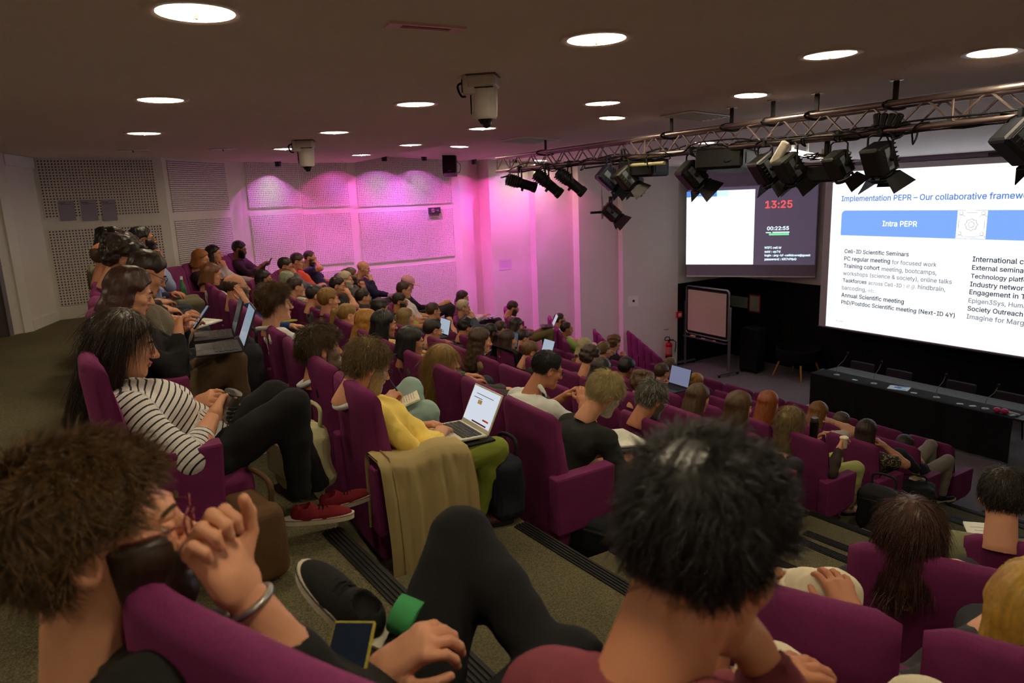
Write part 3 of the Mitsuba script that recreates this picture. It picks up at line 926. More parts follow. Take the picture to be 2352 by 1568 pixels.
put(t, sheet_m, black_cloth, smooth=30)
for i, (b, h) in enumerate((((1921.5, 862), (1947, 812)), ((2007, 882), (2025, 832)), ((2151, 914), (2173, 861)), ((2263, 940), (2294, 886)))):
    q = atz(*b, TZ + .006); top = aty(*h, q[1] + .10)
    t = thing('microphone', f'thin gooseneck microphone on the black table, {("left end", "second from the left", "third from the left", "right end")[i]}', 'microphone', 'gooseneck microphones on the table')
    part(t, 'base', lathe([(.001, 0), (.05, 0), (.048, .018), (.02, .026), (.001, .026)], 20), mat((120, 122, 126), .4), smooth=40, to_world=mx(*q))
    part(t, 'neck', tube(bez([q + [0, 0, .02], q + [0, .0, .14], q * .35 + top * .65 + [0, 0, .02], top]), .005, 6), mat((120, 120, 124), .4), smooth=True)
    part(t, 'head', moved(lathe([(.001, -.03), (.014, -.024), (.018, 0), (.014, .026), (.001, .032)], 12), mx(*top)), black_plastic, smooth=True)
for i, q in enumerate(((1963, 872), (2099, 902), (2205, 927), (2234, 932), (2325, 953))):
    p = atz(*q, TZ + .009)
    t = thing('name_card', f'small pale card lying on the black table, number {i + 1} from the left', 'card', 'small cards on the table')
    put(t, bx(.085, .05, .004, c=(0, 0, 0)), mat((170, 200, 200)), to_world=mx(*p, rz=.3 * i))
q = atz(2064.5, 891, TZ + .01)
t = thing('leaflet', 'pale leaflet with a blue and green print on the black table', 'leaflet')
part(t, 'sheet', bx(.30, .24, .005, .001), mat((190, 205, 220)), to_world=mx(*q, rz=.35))
part(t, 'print', cat(bx(.10, .07, .002, c=(-.02, .02, .003)), bx(.14, .03, .002, c=(.03, .08, .003))), mat((90, 110, 200)), to_world=mx(*q, rz=.35))
part(t, 'print', bx(.12, .06, .002, c=(.05, -.05, .003)), mat((120, 190, 170)), to_world=mx(*q, rz=.35))
for i, q in enumerate(((2290, 941), (2308, 944))):
    p = atz(*q, TZ + .045)
    t = thing('maraca', f'pink maraca on the right end of the black table, the {("left", "right")[i]} one', 'maraca', 'pink maracas on the table')
    part(t, 'ball', trimesh.creation.icosphere(3, .042), mat((190, 50, 95), .3), smooth=True, to_world=mx(*p) @ np.diag([1.15, .9, .9, 1]))
    part(t, 'handle', cyl((.04, .01, 0), (.17, .05, -.02), .011), mat((205, 190, 190), .4), to_world=mx(*p))
for i, (px, py) in enumerate(((1982, 832), (2066, 850), (2209, 877), (2322, 902))):
    p = aty(px, py, YT + 1.25)
    t = thing('conference_chair', f'black chair behind the table, {("left end", "second from the left", "third from the left", "right end")[i]}', 'chair', 'black chairs behind the table')
    x, y = p[0], p[1]
    mt = mat((34, 32, 36), .7)
    b = tm(soft(.46, .06, .36, .028, c=(0, 0, 0))).subdivide(); b.vertices[:, 1] += .35 * b.vertices[:, 0] ** 2 * -1 
    part(t, 'backrest', b, mt, smooth=50, to_world=mx(x, y, p[2] - .18, rx=-.12))
    part(t, 'seat', soft(.46, .44, .07, .03, c=(0, 0, 0)), mt, smooth=50, to_world=mx(x, y - .25, .45))
    for sx in (-.2, .2):
        part(t, 'leg', tube([(x + sx, y - .42, 0.01), (x + sx, y - .40, .42), (x + sx, y - .05, .43)], .011, 6), black_metal)
        part(t, 'leg', tube([(x + sx, y + .05, 0.01), (x + sx, y - .04, .44), (x + sx, y + .02, p[2] - .1)], .011, 6), black_metal)
# low black tub chair on wooden legs and the black cases by the wall
q = atz(1777, 871, 0); q2 = atz(1865, 862, 0)
t = thing('tub_chair', 'low black tub chair on slanted wooden legs near the black wall', 'chair')
cx, cy = (q[0] + q2[0]) / 2, (q[1] + q2[1]) / 2 + .12
part(t, 'shell', lathe([(.001, .30), (.30, .30), (.42, .42), (.45, .62), (.41, .62), (.37, .46), (.001, .44)], 32), black_cloth, smooth=40, to_world=mx(cx, cy, 0))
part(t, 'seat', lathe([(.001, .44), (.34, .44), (.36, .47), (.33, .50), (.001, .51)], 32), black_cloth, smooth=40, to_world=mx(cx, cy, 0))
for sx, sy in ((-1, -1), (1, -1), (-1, 1), (1, 1)):
    part(t, 'leg', cyl((cx + sx * .36, cy + sy * .32, 0), (cx + sx * .27, cy + sy * .24, .32), .014, .022), mat((190, 130, 62), .5))
p = atz(1712, 856, 0)
t = thing('equipment_case', 'tall black equipment case standing by the black wall right of the whiteboard', 'case')
part(t, 'body', bx(.42, .38, .95, .03, c=(0, 0, .52)), black_cloth, to_world=mx(p[0], p[1] + .2, 0, rz=.2))
part(t, 'handle', tube(bez([(-.1, -.2, .9), (-.1, -.23, 1.0), (.1, -.23, 1.0), (.1, -.2, .9)]), .012, 6), black_plastic, to_world=mx(p[0], p[1] + .2, 0, rz=.2))
for sx in (-.17, .17): part(t, 'wheel', cyl((sx - .02, -.12, .035), (sx + .02, -.12, .035), .035), black_plastic, to_world=mx(p[0], p[1] + .2, 0, rz=.2))
# ------------------------------------------------------------------ things under the ceiling
cam_grey = mat((196, 186, 180), .45)


def ptz(px, py, w_px, turn, label):
    q = ceil_at(px, py)
    dep = (q - CAM) @ RC[2]
    s = w_px / F * dep / .17
    t = thing('ceiling_camera', label, 'camera', 'white cameras under the ceiling')
    a = mx(q[0], q[1], ceil_z(q[1]), rz=turn) @ np.diag([s, s, s, 1])
    part(t, 'base', cat(soft(.17, .17, .075, .02, c=(0, 0, -.038)), bx(.08, .15, .11, .008, c=(-.075, 0, -.056))), cam_grey, smooth=40, to_world=a)
    part(t, 'mounting_plate', bx(.18, .18, .008, .003, c=(0, 0, -.004)), mat((90, 70, 70), .5), to_world=a)
    part(t, 'socket_panel', bx(.01, .12, .075, .002, c=(-.118, 0, -.06)), black_plastic, to_world=a)
    part(t, 'head', lathe([(.001, -.25), (.062, -.25), (.074, -.235), (.082, -.07), (.001, -.07)], 28), cam_grey, smooth=40, to_world=a)
    part(t, 'slot', bx(.006, .012, .12, .002, c=(-.076, -.03, -.16)), black_plastic, to_world=a)
    part(t, 'slot', bx(.11, .012, .006, .002, c=(.015, -.082, -.078)), black_plastic, to_world=a)
    part(t, 'lens', cat(lathe([(.001, -.285), (.03, -.275), (.045, -.25), (.001, -.24)], 20), cyl((.0, .0, -.25), (0, .05, -.27), .03)), black_plastic, smooth=40, to_world=a)
    part(t, 'cable', tube(bez([(-.12, 0, -.03), (-.16, .01, -.05), (-.15, .04, -.10), (-.12, .03, -.11)]), .007, 5), black_plastic, to_world=a)


ptz(1110, 173, 66, .9, 'white dome camera hanging from the ceiling, the larger of the two')
ptz(700, 322, 40, 1.2, 'smaller camera hanging from the ceiling before the magenta wall')
# slot vent in the flat ceiling
q0, q1 = atz(890, 53, ZA), atz(1062, 66, ZA)
d = (q1 - q0) / np.linalg.norm(q1 - q0); Lq = np.linalg.norm(q1 - q0)
t = thing('slot_vent', 'narrow slot vent in the ceiling left of the bright downlight', 'vent')
V = basis((q0 + q1) / 2, d, z=(0, 0, 1))
part(t, 'frame', cat(*[moved(bx(*b), V @ mx(*c)) for b, c in (((Lq, .022, .01), (0, .034, -.005)), ((Lq, .022, .01), (0, -.034, -.005)), ((.06, .05, .01), (-Lq / 2 + .03, 0, -.005)), ((.06, .05, .01), (Lq / 2 - .03, 0, -.005)))]), mat((215, 170, 172), .5))
part(t, 'slot', moved(bx(Lq - .1, .046, .004), V @ mx(0, 0, -.001)), mat((120, 62, 70), .6))


def grille(corners, label, nx, ny, m):
    P = [ceil_at(*c) for c in corners]
    t = thing('ceiling_grille', label, 'vent', 'grilles in the sloped ceiling')
    o = np.mean(P, 0); lx = (np.linalg.norm(P[1] - P[0]) + np.linalg.norm(P[2] - P[3])) / 2; ly = (np.linalg.norm(P[3] - P[0]) + np.linalg.norm(P[2] - P[1])) / 2
    V = mx(o[0], o[1], ceil_z(o[1]) - .004, rx=-math.atan(.06))
    lx, ly = min(lx, 1.2), min(ly, .6)
    part(t, 'frame', cat(*[moved(bx(*b), V @ mx(*c)) for b, c in (((lx, .03, .02), (0, ly / 2, 0)), ((lx, .03, .02), (0, -ly / 2, 0)), ((.03, ly, .02), (lx / 2, 0, 0)), ((.03, ly, .02), (-lx / 2, 0, 0)))]), m)
    part(t, 'backing', moved(bx(lx - .03, ly - .03, .004), V), m)
    for i in range(nx):
        part(t, 'louvre', moved(bx(.008, ly - .03, .03), V @ mx(-lx / 2 + lx * (i + .5) / nx, 0, -.004, ry=.5)), m)


grille([(1170, 318), (1228, 306), (1262, 325), (1200, 332)], 'pale grille in the sloped ceiling over the left end of the truss', 7, 3, mat((214, 205, 200), .35))
grille([(1535, 262), (1600, 248), (1662, 268), (1600, 279)], 'pale grille in the sloped ceiling above the middle of the truss', 6, 3, mat((200, 186, 176), .35))

# loudspeakers
def speaker(px, py, D, s, yaw, pitch, label):
    q = atd(px, py, D)
    t = thing('loudspeaker', label, 'loudspeaker')
    a = mx(*q, rx=pitch, rz=yaw) @ np.diag([s, s, s, 1])
    part(t, 'cabinet', bx(.27, .26, .42, .015), mat((30, 22, 28), .5), to_world=a)
    part(t, 'grille', bx(.25, .012, .40, .006, c=(0, -.133, 0)), mat((20, 14, 18), .9), to_world=a)
    part(t, 'badge', bx(.05, .004, .012, c=(0, -.141, -.17)), mat((120, 110, 116), .4), to_world=a)
    part(t, 'bracket', cat(bx(.10, .02, .16, .004, c=(0, .1, .27)), bx(.06, .16, .02, .004, c=(0, .16, .22))), black_metal, to_world=a)
    part(t, 'cable', tube(bez([(.13, .1, .1), (.2, .12, .02), (.18, .12, -.12), (.13, .1, -.14)]), .006, 5), black_plastic, to_world=a)


speaker(1033, 378, 13.2, .95, 1.05, -.30, 'black loudspeaker hung high on the magenta wall, tilted down')
speaker(1460, 428, 11.8, .75, .5, -.25, 'small black loudspeaker below the projector, before the pale wall')

# ------------------------------------------------------------------ lighting truss
YTR, ZT0, ZT1, TD = 5.62, 4.395, 4.60, .24
X0, X1 = -10.25, 1.4
tr_m = mat((168, 150, 146), .38, 'm')
t = thing('lighting_truss', 'long aluminium lattice truss hanging before the stage', 'truss')
for y in (YTR, YTR + TD):
    for z, r in ((ZT0, .026), (ZT1, .026)):
        part(t, 'chord', cyl((X0, y, z), (X1, y, z), r, n=12), tr_m, smooth=40)
nb = 26
bay = (X1 - X0) / nb
brace = {}
for y in (YTR, YTR + TD):
    for i in range(nb):
        x = X0 + i * bay
        for xa, za, xb, zb_ in ((x, ZT0, x + bay / 2, ZT1), (x + bay / 2, ZT1, x + bay, ZT0)):
            part(t, 'brace', cyl((xa, y, za), (xb, y, zb_), .0095, n=6), tr_m)
for i in range(0, nb + 1, 1):
    x = X0 + i * bay
    for z in (ZT0, ZT1):
        part(t, 'brace', cyl((x, YTR, z), (x + (bay if i % 2 == 0 and i < nb else 0), YTR + TD, z), .0085, n=6), tr_m)
for x in (X0 + .02, -6.6, -3.1, .3):
    part(t, 'end_frame', cat(*[cyl((x, y, ZT0), (x, y, ZT1), .011, n=6) for y in (YTR, YTR + TD)], *[cyl((x, YTR, z), (x, YTR + TD, z), .011, n=6) for z in (ZT0, ZT1)]), tr_m)
for px, py in ((1240, 345), (1527, 315), (1664, 300), (1758, 285), (1858, 270), (2038, 248)):
    x = aty(px, py, YTR)[0]
    t2 = thing('truss_hanger', f'black hanger holding the truss to the ceiling, above the {("left end", "projector at the left", "left middle", "middle", "right middle", "right part")[[1240, 1527, 1664, 1758, 1858, 2038].index(px)]} of the truss', 'hanger', 'black hangers of the truss')
    part(t2, 'strap', bx(.05, .012, ceil_z(YTR) - ZT1 + .02, .004, c=(x, YTR + .1, (ceil_z(YTR) + ZT1) / 2)), black_plastic)
    part(t2, 'ceiling_plate', lathe([(.001, -.012), (.05, -.012), (.06, -.002), (.06, 0)], 16), mat((200, 190, 190), .4), to_world=mx(x, YTR + .1, ceil_z(YTR)))
    part(t2, 'sling', tube([(x, YTR + .1 + .16 * math.cos(a), ZT1 - .005 + .035 * math.sin(a)) for a in np.linspace(0, 2 * np.pi, 14, endpoint=False)], .012, 6, True), black_plastic)


def stage_light(px, py, kind, s, yaw, pitch, label, m=None, base=None):
    """A lamp hung under the truss; its lens looks along +y after pitch and yaw."""
    m = m or mat((24, 24, 27), .45)
    q = aty(px, py, YTR - .02) if base is None else base
    t = thing('stage_light', label, 'stage light', 'stage lights on the truss')
    a = mx(*q, rx=-pitch) ; a = mx(*q, rz=yaw) @ mx(rx=-pitch) @ np.diag([s, s, s, 1])
    if kind == 'profile':
        part(t, 'body', lathe([(.001, -.24), (.06, -.24), (.085, -.2), (.09, -.02), (.075, 0), (.075, .2), (.085, .21), (.085, .27), (.07, .27), (.068, .24), (.001, .24)], 20), m, smooth=35, to_world=a @ mx(rx=-math.pi / 2))
        part(t, 'lamp_house', cat(*[bx(.19, .014, .19, .004, c=(0, -.21 + .035 * i, 0)) for i in range(5)]), m, to_world=a)
        part(t, 'handle', tube(bez([(-.05, -.24, .04), (-.06, -.31, .0), (.06, -.31, 0), (.05, -.24, .04)]), .012, 6), m, to_world=a)
        part(t, 'focus_knob', cyl((0, .06, -.075), (0, .06, -.115), .02), m, to_world=a)
        top = .2
    else:
        part(t, 'body', bx(.24, .30, .24, .03), m, to_world=a)
        part(t, 'cooling_rib', cat(*[bx(.252, .012, .2, .003, c=(0, -.11 + .045 * i, .02)) for i in range(5)]), m, to_world=a)
        part(t, 'side_panel', bx(.008, .22, .07, .003, c=(.122, 0, .0)), mat((120, 128, 140), .35), to_world=a)
        part(t, 'lens', lathe([(.001, .0), (.09, .0), (.098, -.02), (.001, -.02)], 24), mat((70, 74, 80), .15), to_world=a @ mx(0, .165, 0, rx=-math.pi / 2))
        part(t, 'lens_ring', lathe([(.098, 0), (.115, 0), (.115, .03), (.098, .03)], 24), m, to_world=a @ mx(0, .175, 0, rx=-math.pi / 2))
        for nm, w in (('bottom', mx(0, .17, -.115, rx=.95)), ('right', mx(.115, .17, 0, ry=math.pi / 2, rx=0) @ mx(rx=.65)), ('left', mx(-.115, .17, 0, ry=-math.pi / 2) @ mx(rx=.65)), ('top', mx(0, .17, .115, rx=-.5))):
            v = prism([(-.10, 0), (.10, 0), (.15, .16), (-.15, .16)], -.003, .003)
            if nm in ('left', 'top') and s < .8: continue
            part(t, 'barn_door', v, m, to_world=a @ w)
        top = .2
    # yoke and clamp, upright
    b = mx(*q, rz=yaw) @ np.diag([s, s, s, 1])
    hz = (ZT0 - q[2]) / s
    hz = max(hz, .2) if base is None else .22
    part(t, 'yoke', tube([(-.145, 0, 0), (-.145, 0, min(hz - .06, .24)), (-.10, 0, min(hz - .03, .27)), (.10, 0, min(hz - .03, .27)), (.145, 0, min(hz - .06, .24)), (.145, 0, 0)], .011, 6), m, to_world=b)
    part(t, 'clamp', cat(cyl((0, 0, min(hz - .03, .26)), (0, 0, hz), .014), bx(.05, .07, .09, .008, c=(0, 0, hz))), m, to_world=b)
    part(t, 'tilt_knob', cyl((.14, 0, 0), (.19, 0, 0), .025), m, to_world=b)
    return q


stage_light(1195, 420, 'profile', .95, -.35, .32, 'black profile stage light at the left end of the truss, almost level')
stage_light(1257, 420, 'profile', .95, -.4, .72, 'black profile stage light second from the left end of the truss')
stage_light(1309, 417, 'profile', .92, -.4, .70, 'black profile stage light third from the left, before the grey wall step')
stage_light(1399, 408, 'fresnel', .95, -.4, .75, 'bluish stage light with barn doors left of the small projector', mat((34, 36, 52), .4))
stage_light(1437, 408, 'fresnel', .85, -.35, .85, 'olive black stage light with barn doors partly before the small projector', mat((40, 38, 30), .5))
stage_light(1588, 402, 'fresnel', .92, -.35, .8, 'black stage light with barn doors left of the large projector')
stage_light(1756, 388, 'fresnel', .84, -.3, .95, 'black stage light with barn doors at the right end of the large projector')
stage_light(1812, 385, 'fresnel', .82, -.3, .95, 'ribbed stage light under the white antenna box', mat((34, 34, 33), .5))
stage_light(1925, 378, 'fresnel', .72, -.25, 1.0, 'ribbed stage light before the left edge of the large screen', mat((36, 35, 32), .5))
stage_light(2019, 366, 'fresnel', .84, -.15, 1.15, 'large stage light hanging before the top of the slide')
stage_light(2345, 325, 'fresnel', .95, -.6, .75, 'stage light with blue and yellow parts cut by the right edge of the picture', mat((36, 38, 46), .5))
# the one on a pole by the stepped wall
q = atd(1403, 487, 12.6)
t = thing('hanging_pole', 'thin white pole from the ceiling carrying a stage light before the stepped wall', 'pole')
qp = atd(1383, 487, 12.6)
part(t, 'tube', cyl((qp[0], qp[1], qp[2] - .12), (qp[0], qp[1], ceil_z(qp[1])), .02), mat((214, 205, 205), .4))
part(t, 'cross_arm', cyl(qp - [.0, .25, 0], qp + [.0, .3, 0], .022), black_metal)
stage_light(0, 0, 'fresnel', 1.05, -.5, .75, 'stage light with open barn doors hung on the thin pole by the stepped wall', mat((52, 36, 44), .5), base=q)

# projectors
def projector(px, py, y, size, yaw, label, m, tilt=0.0):
    q = aty(px, py, y); w, l, h = size
    t = thing('projector', label, 'projector', 'projectors under the truss')
    a = mx(*q, rz=yaw, rx=0) @ mx(rx=tilt)
    part(t, 'body', bx(w, l, h, .03), m, to_world=a)
    part(t, 'front_panel', bx(w * .92, .01, h * .8, .003, c=(0, -l / 2 - .003, 0)), mat((16, 16, 18), .35), to_world=a)
    part(t, 'vent', cat(*[bx(.008, l * .25, h * .5, c=(w / 2 + .002, -l * .2 + i * l * .13, 0)) for i in range(4)]), mat((60, 60, 62), .5), to_world=a)
    part(t, 'lens', lathe([(.001, .0), (.05, 0), (.06, .06), (.045, .06), (.04, .03), (.001, .03)], 20), black_plastic, smooth=40, to_world=a @ mx(w * .2, l / 2, 0, rx=-math.pi / 2))
    part(t, 'ceiling_arm', cyl((0, 0, h / 2), (0, 0, (ZT0 - q[2])), .025), black_metal, to_world=a)
    return a


projector(1672, 368, 5.85, (.50, .66, .22), .45, 'large black projector hanging under the middle of the truss', mat((28, 28, 29), .5), -.05)
a = projector(1478, 387, 5.8, (.50, .40, .20), .3, 'smaller black projector with a pale rod over it, left part of the truss', mat((24, 26, 26), .5))
t = thing('pale_rod', 'pale yellow rod fixed over the smaller projector', 'rod')
q0, q1 = aty(1430, 381, 5.6), aty(1526, 374, 5.6)
put(t, cyl(q0, q1, .02), mat((226, 220, 160), .5))
a = projector(1897, 398, 5.9, (.34, .36, .16), .3, 'dark reddish projector with cables on top, before the gap between the two screens', mat((62, 38, 46), .5))
t = thing('equipment_tray', 'pale tray full of cables over the reddish projector', 'tray')
part(t, 'tray', bx(.62, .36, .012, .003, c=(0, 0, .10)), mat((196, 176, 172), .5), to_world=a)
for i in range(7):
    b = rng.uniform(-1, 1, (4, 3)) * [.24, .12, .03] + [0, 0, .16]
    part(t, 'cable', tube(bez(b, 6), .006, 5), mat((30, 30, 30), .5) if i % 3 else mat((200, 190, 170), .5), to_world=a)
q = aty(1791, 352, YTR - .08)
t = thing('antenna_box', 'white rounded antenna box tied to the truss', 'antenna')
put(t, soft(.09, .05, .24, .024), mat((232, 224, 205), .4), smooth=50, to_world=mx(*q, ry=.55, rz=.3))
q0, q1 = aty(1818, 347, 6.9), aty(1893, 363, 6.9)
t = thing('fluorescent_lamp', 'lit fluorescent tube lamp behind the truss over the stage', 'ceiling light')
part(t, 'tube', cyl(q0, q1, .028), white_paint, emit=(2.5, 2.4, 2.0))
part(t, 'holder', cat(*[bx(.04, .06, .1, .004, c=q + [0, 0, .05]) for q in (q0, q1)], cyl((q0 + q1) / 2, [*((q0 + q1) / 2)[:2], ceil_z(6.9)], .012)), white_paint)
# cables along the truss
for i in range(9):
    x = X0 + .4; P = []
    z0 = rng.uniform(-.02, .05); yo = rng.uniform(-.05, .08)
    while x < X1:
        P.append((x, YTR + yo + rng.uniform(-.035, .03), ZT0 + z0 + rng.uniform(-.06, .035)))
        x += rng.uniform(.22, .6)
    if i > 3: a_ = rng.integers(0, len(P) // 2); P = P[a_:a_ + rng.integers(6, 12)]
    t = thing('power_cable', 'black cable snaking along the lower tubes of the truss', 'cable', 'black cables along the truss')
    put(t, tube(bez(P, 5), .0085 if i % 2 else .011, 5), black_plastic, smooth=True)
for i, px in enumerate((1240, 1262, 1300, 1330, 1400, 1425, 1478, 1520, 1600, 1660, 1735, 1790, 1830, 1905, 1935, 2005, 2035, 2075, 2310)):
    x = aty(px, 330, YTR)[0]
    r1, r2 = rng.uniform(.06, .16), rng.uniform(.05, .13)
    P = [(x + r1 * math.sin(u) + .03 * u, YTR - .02 + .03 * math.cos(2 * u + i), ZT0 + .01 - r2 * (1 - math.cos(u)) * .7 + .02) for u in np.linspace(-.3, 6.5, 10)]
    t = thing('cable_loop', 'black loop of cable hanging from the lower tube of the truss', 'cable', 'cable loops on the truss')
    put(t, tube(bez(P, 5), .0075, 5), black_plastic, smooth=True)
for i, px in enumerate((1432, 2015, 2030, 2046, 2062)):
    q = aty(px, 352 if px < 1500 else 276, YTR - .02)
    t = thing('plug', 'black plug box strapped to the truss', 'plug', 'plug boxes on the truss')
    put(t, soft(.055, .05, .11, .018), black_plastic, smooth=50, to_world=mx(*q, ry=.2 * i - .3))
# ------------------------------------------------------------------ people: shapes as distance fields, meshed by surface nets
def nets(f, lo, hi, h):
    """The zero surface of f over a box as a closed triangle mesh (surface nets)."""
    lo, hi = np.asarray(lo, float), np.asarray(hi, float)
    n = np.ceil((hi - lo) / h).astype(int) + 1
    g = np.stack(np.meshgrid(*[lo[k] + h * np.arange(n[k]) for k in range(3)], indexing='ij'), -1)
    s = f(g.reshape(-1, 3)).reshape(n)
    c = [s[i:n[0] - 1 + i, j:n[1] - 1 + j, k:n[2] - 1 + k] for i, j, k in np.ndindex(2, 2, 2)]
    neg = sum((x < 0).astype(np.int8) for x in c)
    I = np.argwhere((neg > 0) & (neg < 8))
    if not len(I): return trimesh.Trimesh()
    vals = np.stack([x[tuple(I.T)] for x in c], 1)
    co = np.array(list(np.ndindex(2, 2, 2)), float)
    num, den = np.zeros((len(I), 3)), np.zeros(len(I))
    for a in range(8):
        for b in range(a + 1, 8):
            if np.abs(co[a] - co[b]).sum() == 1:
                va, vb = vals[:, a], vals[:, b]; m = (va < 0) != (vb < 0)
                t = np.where(m, va / np.where(m, va - vb, 1), 0)
                num += m[:, None] * (co[a] + t[:, None] * (co[b] - co[a])); den += m
    V = lo + h * (I + num / den[:, None])
    idx = -np.ones(n - 1, int); idx[tuple(I.T)] = np.arange(len(I))
    Fs = []
    for ax in range(3):
        u, w = (ax + 1) % 3, (ax + 2) % 3
        a = s; sl0 = [slice(None)] * 3; sl1 = [slice(None)] * 3
        sl0[ax], sl1[ax] = slice(0, -1), slice(1, None)
        E = np.argwhere((s[tuple(sl0)] < 0) != (s[tuple(sl1)] < 0))
        E = E[(E[:, u] > 0) & (E[:, w] > 0) & (E[:, u] < n[u] - 1) & (E[:, w] < n[w] - 1)]
        if not len(E): continue
        q = []
        for du, dw in ((1, 1), (0, 1), (0, 0), (1, 0)):
            e = E.copy(); e[:, u] -= du; e[:, w] -= dw; q.append(idx[tuple(e.T)])
        q = np.stack(q, 1)
        flip = s[tuple(E.T)] >= 0
        q[flip] = q[flip][:, ::-1]
        Fs += [q[:, [0, 1, 2]], q[:, [0, 2, 3]]]
    return trimesh.Trimesh(V, np.vstack(Fs), process=False)


def smin(a, b, k):
    h = np.maximum(k - np.abs(a - b), 0) / k
    return np.minimum(a, b) - h * h * k * .25


def ell(p, c, r):
    q = (p - np.asarray(c)) / np.asarray(r); k0 = np.linalg.norm(q, axis=1)
    k1 = np.linalg.norm(q / np.asarray(r), axis=1) + 1e-9
    return k0 * (k0 - 1) / k1


def cone(p, a, b, ra, rb=None):
    a, b = np.asarray(a, float), np.asarray(b, float); rb = ra if rb is None else rb
    d = b - a; t = np.clip(((p - a) @ d) / (d @ d + 1e-12), 0, 1)
    return np.linalg.norm(p - a - t[:, None] * d, axis=1) - (ra + (rb - ra) * t)


def head_sdf(p, fem=False, neck=True, ears=True):
    w = .95 if fem else 1.0
    d = smin(ell(p, (0, -.018, .036), (.076 * w, .097, .084)), ell(p, (0, .026, -.035), (.060 * w, .064, .082)), .03)
    d = smin(d, ell(p, (0, .042, -.078), (.046 * w, .042, .034)), .025)
    d = smin(d, cone(p, (-.012, .076, -.099), (.012, .076, -.099), .016 if fem else .019), .02)
    for s in (-1, 1):
        d = smin(d, ell(p, (s * .043 * w, .055, -.022), (.022, .026, .022)), .02)
        d = np.maximum(d, -(ell(p, (s * .031, .101, .004), (.019, .016, .012)) - .002) * .8)
    d = smin(d, cone(p, (-.030, .080, .023), (.030, .080, .023), .011 if fem else .013), .016)
    d = smin(d, cone(p, (0, .088, .012), (0, .113, -.026), .0075, .0115), .012)
    for s in (-1, 1): d = smin(d, ell(p, (s * .012, .101, -.030), (.009, .012, .008)), .008)
    d = smin(d, ell(p, (0, .088, -.056), (.022, .013, .006)), .006)
    d = smin(d, ell(p, (0, .086, -.068), (.018, .012, .0065)), .006)
    if ears:
        for s in (-1, 1):
            e = ell(p, (s * .078 * w, -.010, -.004), (.013, .020, .033))
            e = np.maximum(e, -ell(p, (s * .091 * w, -.006, .0), (.013, .012, .022)))
            d = smin(d, e, .006)
    if neck:
        r = .046 if fem else .056
        d = smin(d, cone(p, (0, -.028, -.06), (0, -.052, -.20), r, r * 1.12), .02)
    return d


FINE, MID, FAR = 0, 1, 2
_heads, _hands = {}, {}


def head_mesh(fem, q):
    if (fem, q) not in _heads:
        _heads[fem, q] = nets(lambda p: head_sdf(p, fem), (-.105, -.14, -.215), (.105, .145, .14), (.0048, .0065, .0105)[q])
    return _heads[fem, q]


CURL = {'relaxed': ((.35, .45, .3), .5), 'flat': ((.06, .1, .06), .35), 'fist': ((1.1, 1.5, .9), .9), 'hold': ((.7, .8, .5), .75), 'chin': ((.9, 1.0, .5), .6), 'type': ((.45, .55, .35), .4)}


def hand_mesh(kind, side, q):
    """A right hand (side 1) with its wrist at the origin, fingers along +y, palm towards -z, thumb at -x; mirrored for the left."""
    key = (kind, side, q)
    if key in _hands: return _hands[key]
    (c0, c1, c2), th = CURL[kind]
    pr = [((-.022, .0, 0), (-.026, .085, 0), .016, .013), ((0, .0, 0), (0, .09, .002), .018, .013), ((.02, .0, 0), (.024, .082, -.001), .016, .012)]
    fing = []
    for x, y, L, r, sp in ((-.031, .086, .070, .0088, -.10), (-.010, .092, .079, .0092, -.03), (.011, .089, .073, .0088, .05), (.030, .080, .058, .0078, .14)):
        P = np.array([x, y, 0.0]); a = 0.0; pts = [P]
        for l, c in ((.46, c0), (.30, c1), (.24, c2)):
            a -= c
            P = P + L * l * np.array([math.sin(sp) * math.cos(a), math.cos(sp) * math.cos(a), math.sin(a)]); pts.append(P)
        fing += [(pts[0], pts[1], r * 1.08, r), (pts[1], pts[2], r, r * .93), (pts[2], pts[3], r * .93, r * .78)]
    t0 = np.array([-.024, .022, -.006]); t1 = t0 + .042 * np.array([-.72, .62, -.30 * th]); t2 = t1 + .032 * np.array([-.40 + .3 * th, .85, -.55 * th]); t3 = t2 + .026 * np.array([-.12 + .35 * th, .9, -.6 * th])
    fing += [(t0, t1, .0135, .0112), (t1, t2, .0108, .0098), (t2, t3, .0098, .0078)]
    fg = [(fing[i], fing[i + 1], fing[i + 2]) for i in range(0, len(fing), 3)]

    def f(p):
        d = None
        for a, b, ra, rb in pr:
            e = cone(p, a, b, ra, rb); d = e if d is None else smin(d, e, .02)
        d = smin(d, cone(p, (0, -.05, 0), (0, .01, 0), .024, .024), .02)
        out = d
        for g in fg:
            e = None
            for a, b, ra, rb in g:
                x = cone(p, a, b, ra, rb); e = x if e is None else smin(e, x, .003)
            out = smin(out, e, .007)
        return out
    m = nets(f, (-.105, -.09, -.115), (.075, .20, .045), (.0034, .0046, .0068)[q])
    if side < 0:
        m.apply_transform(np.diag([-1, 1, 1, 1])); m.invert()
    _hands[key] = m
    return m


def zline(y, pts):
    return np.interp(y, [a for a, _ in pts], [b for _, b in pts])


HL = [(-.14, -.085), (-.07, -.070), (-.035, -.030), (-.015, .026), (.018, .034), (.036, .018), (.050, .035), (.066, .066), (.09, .082)]
HL_HIGH = [(-.14, -.085), (-.07, -.070), (-.035, -.030), (-.015, .026), (.018, .034), (.036, .018), (.045, .06), (.05, .088), (.09, .11)]


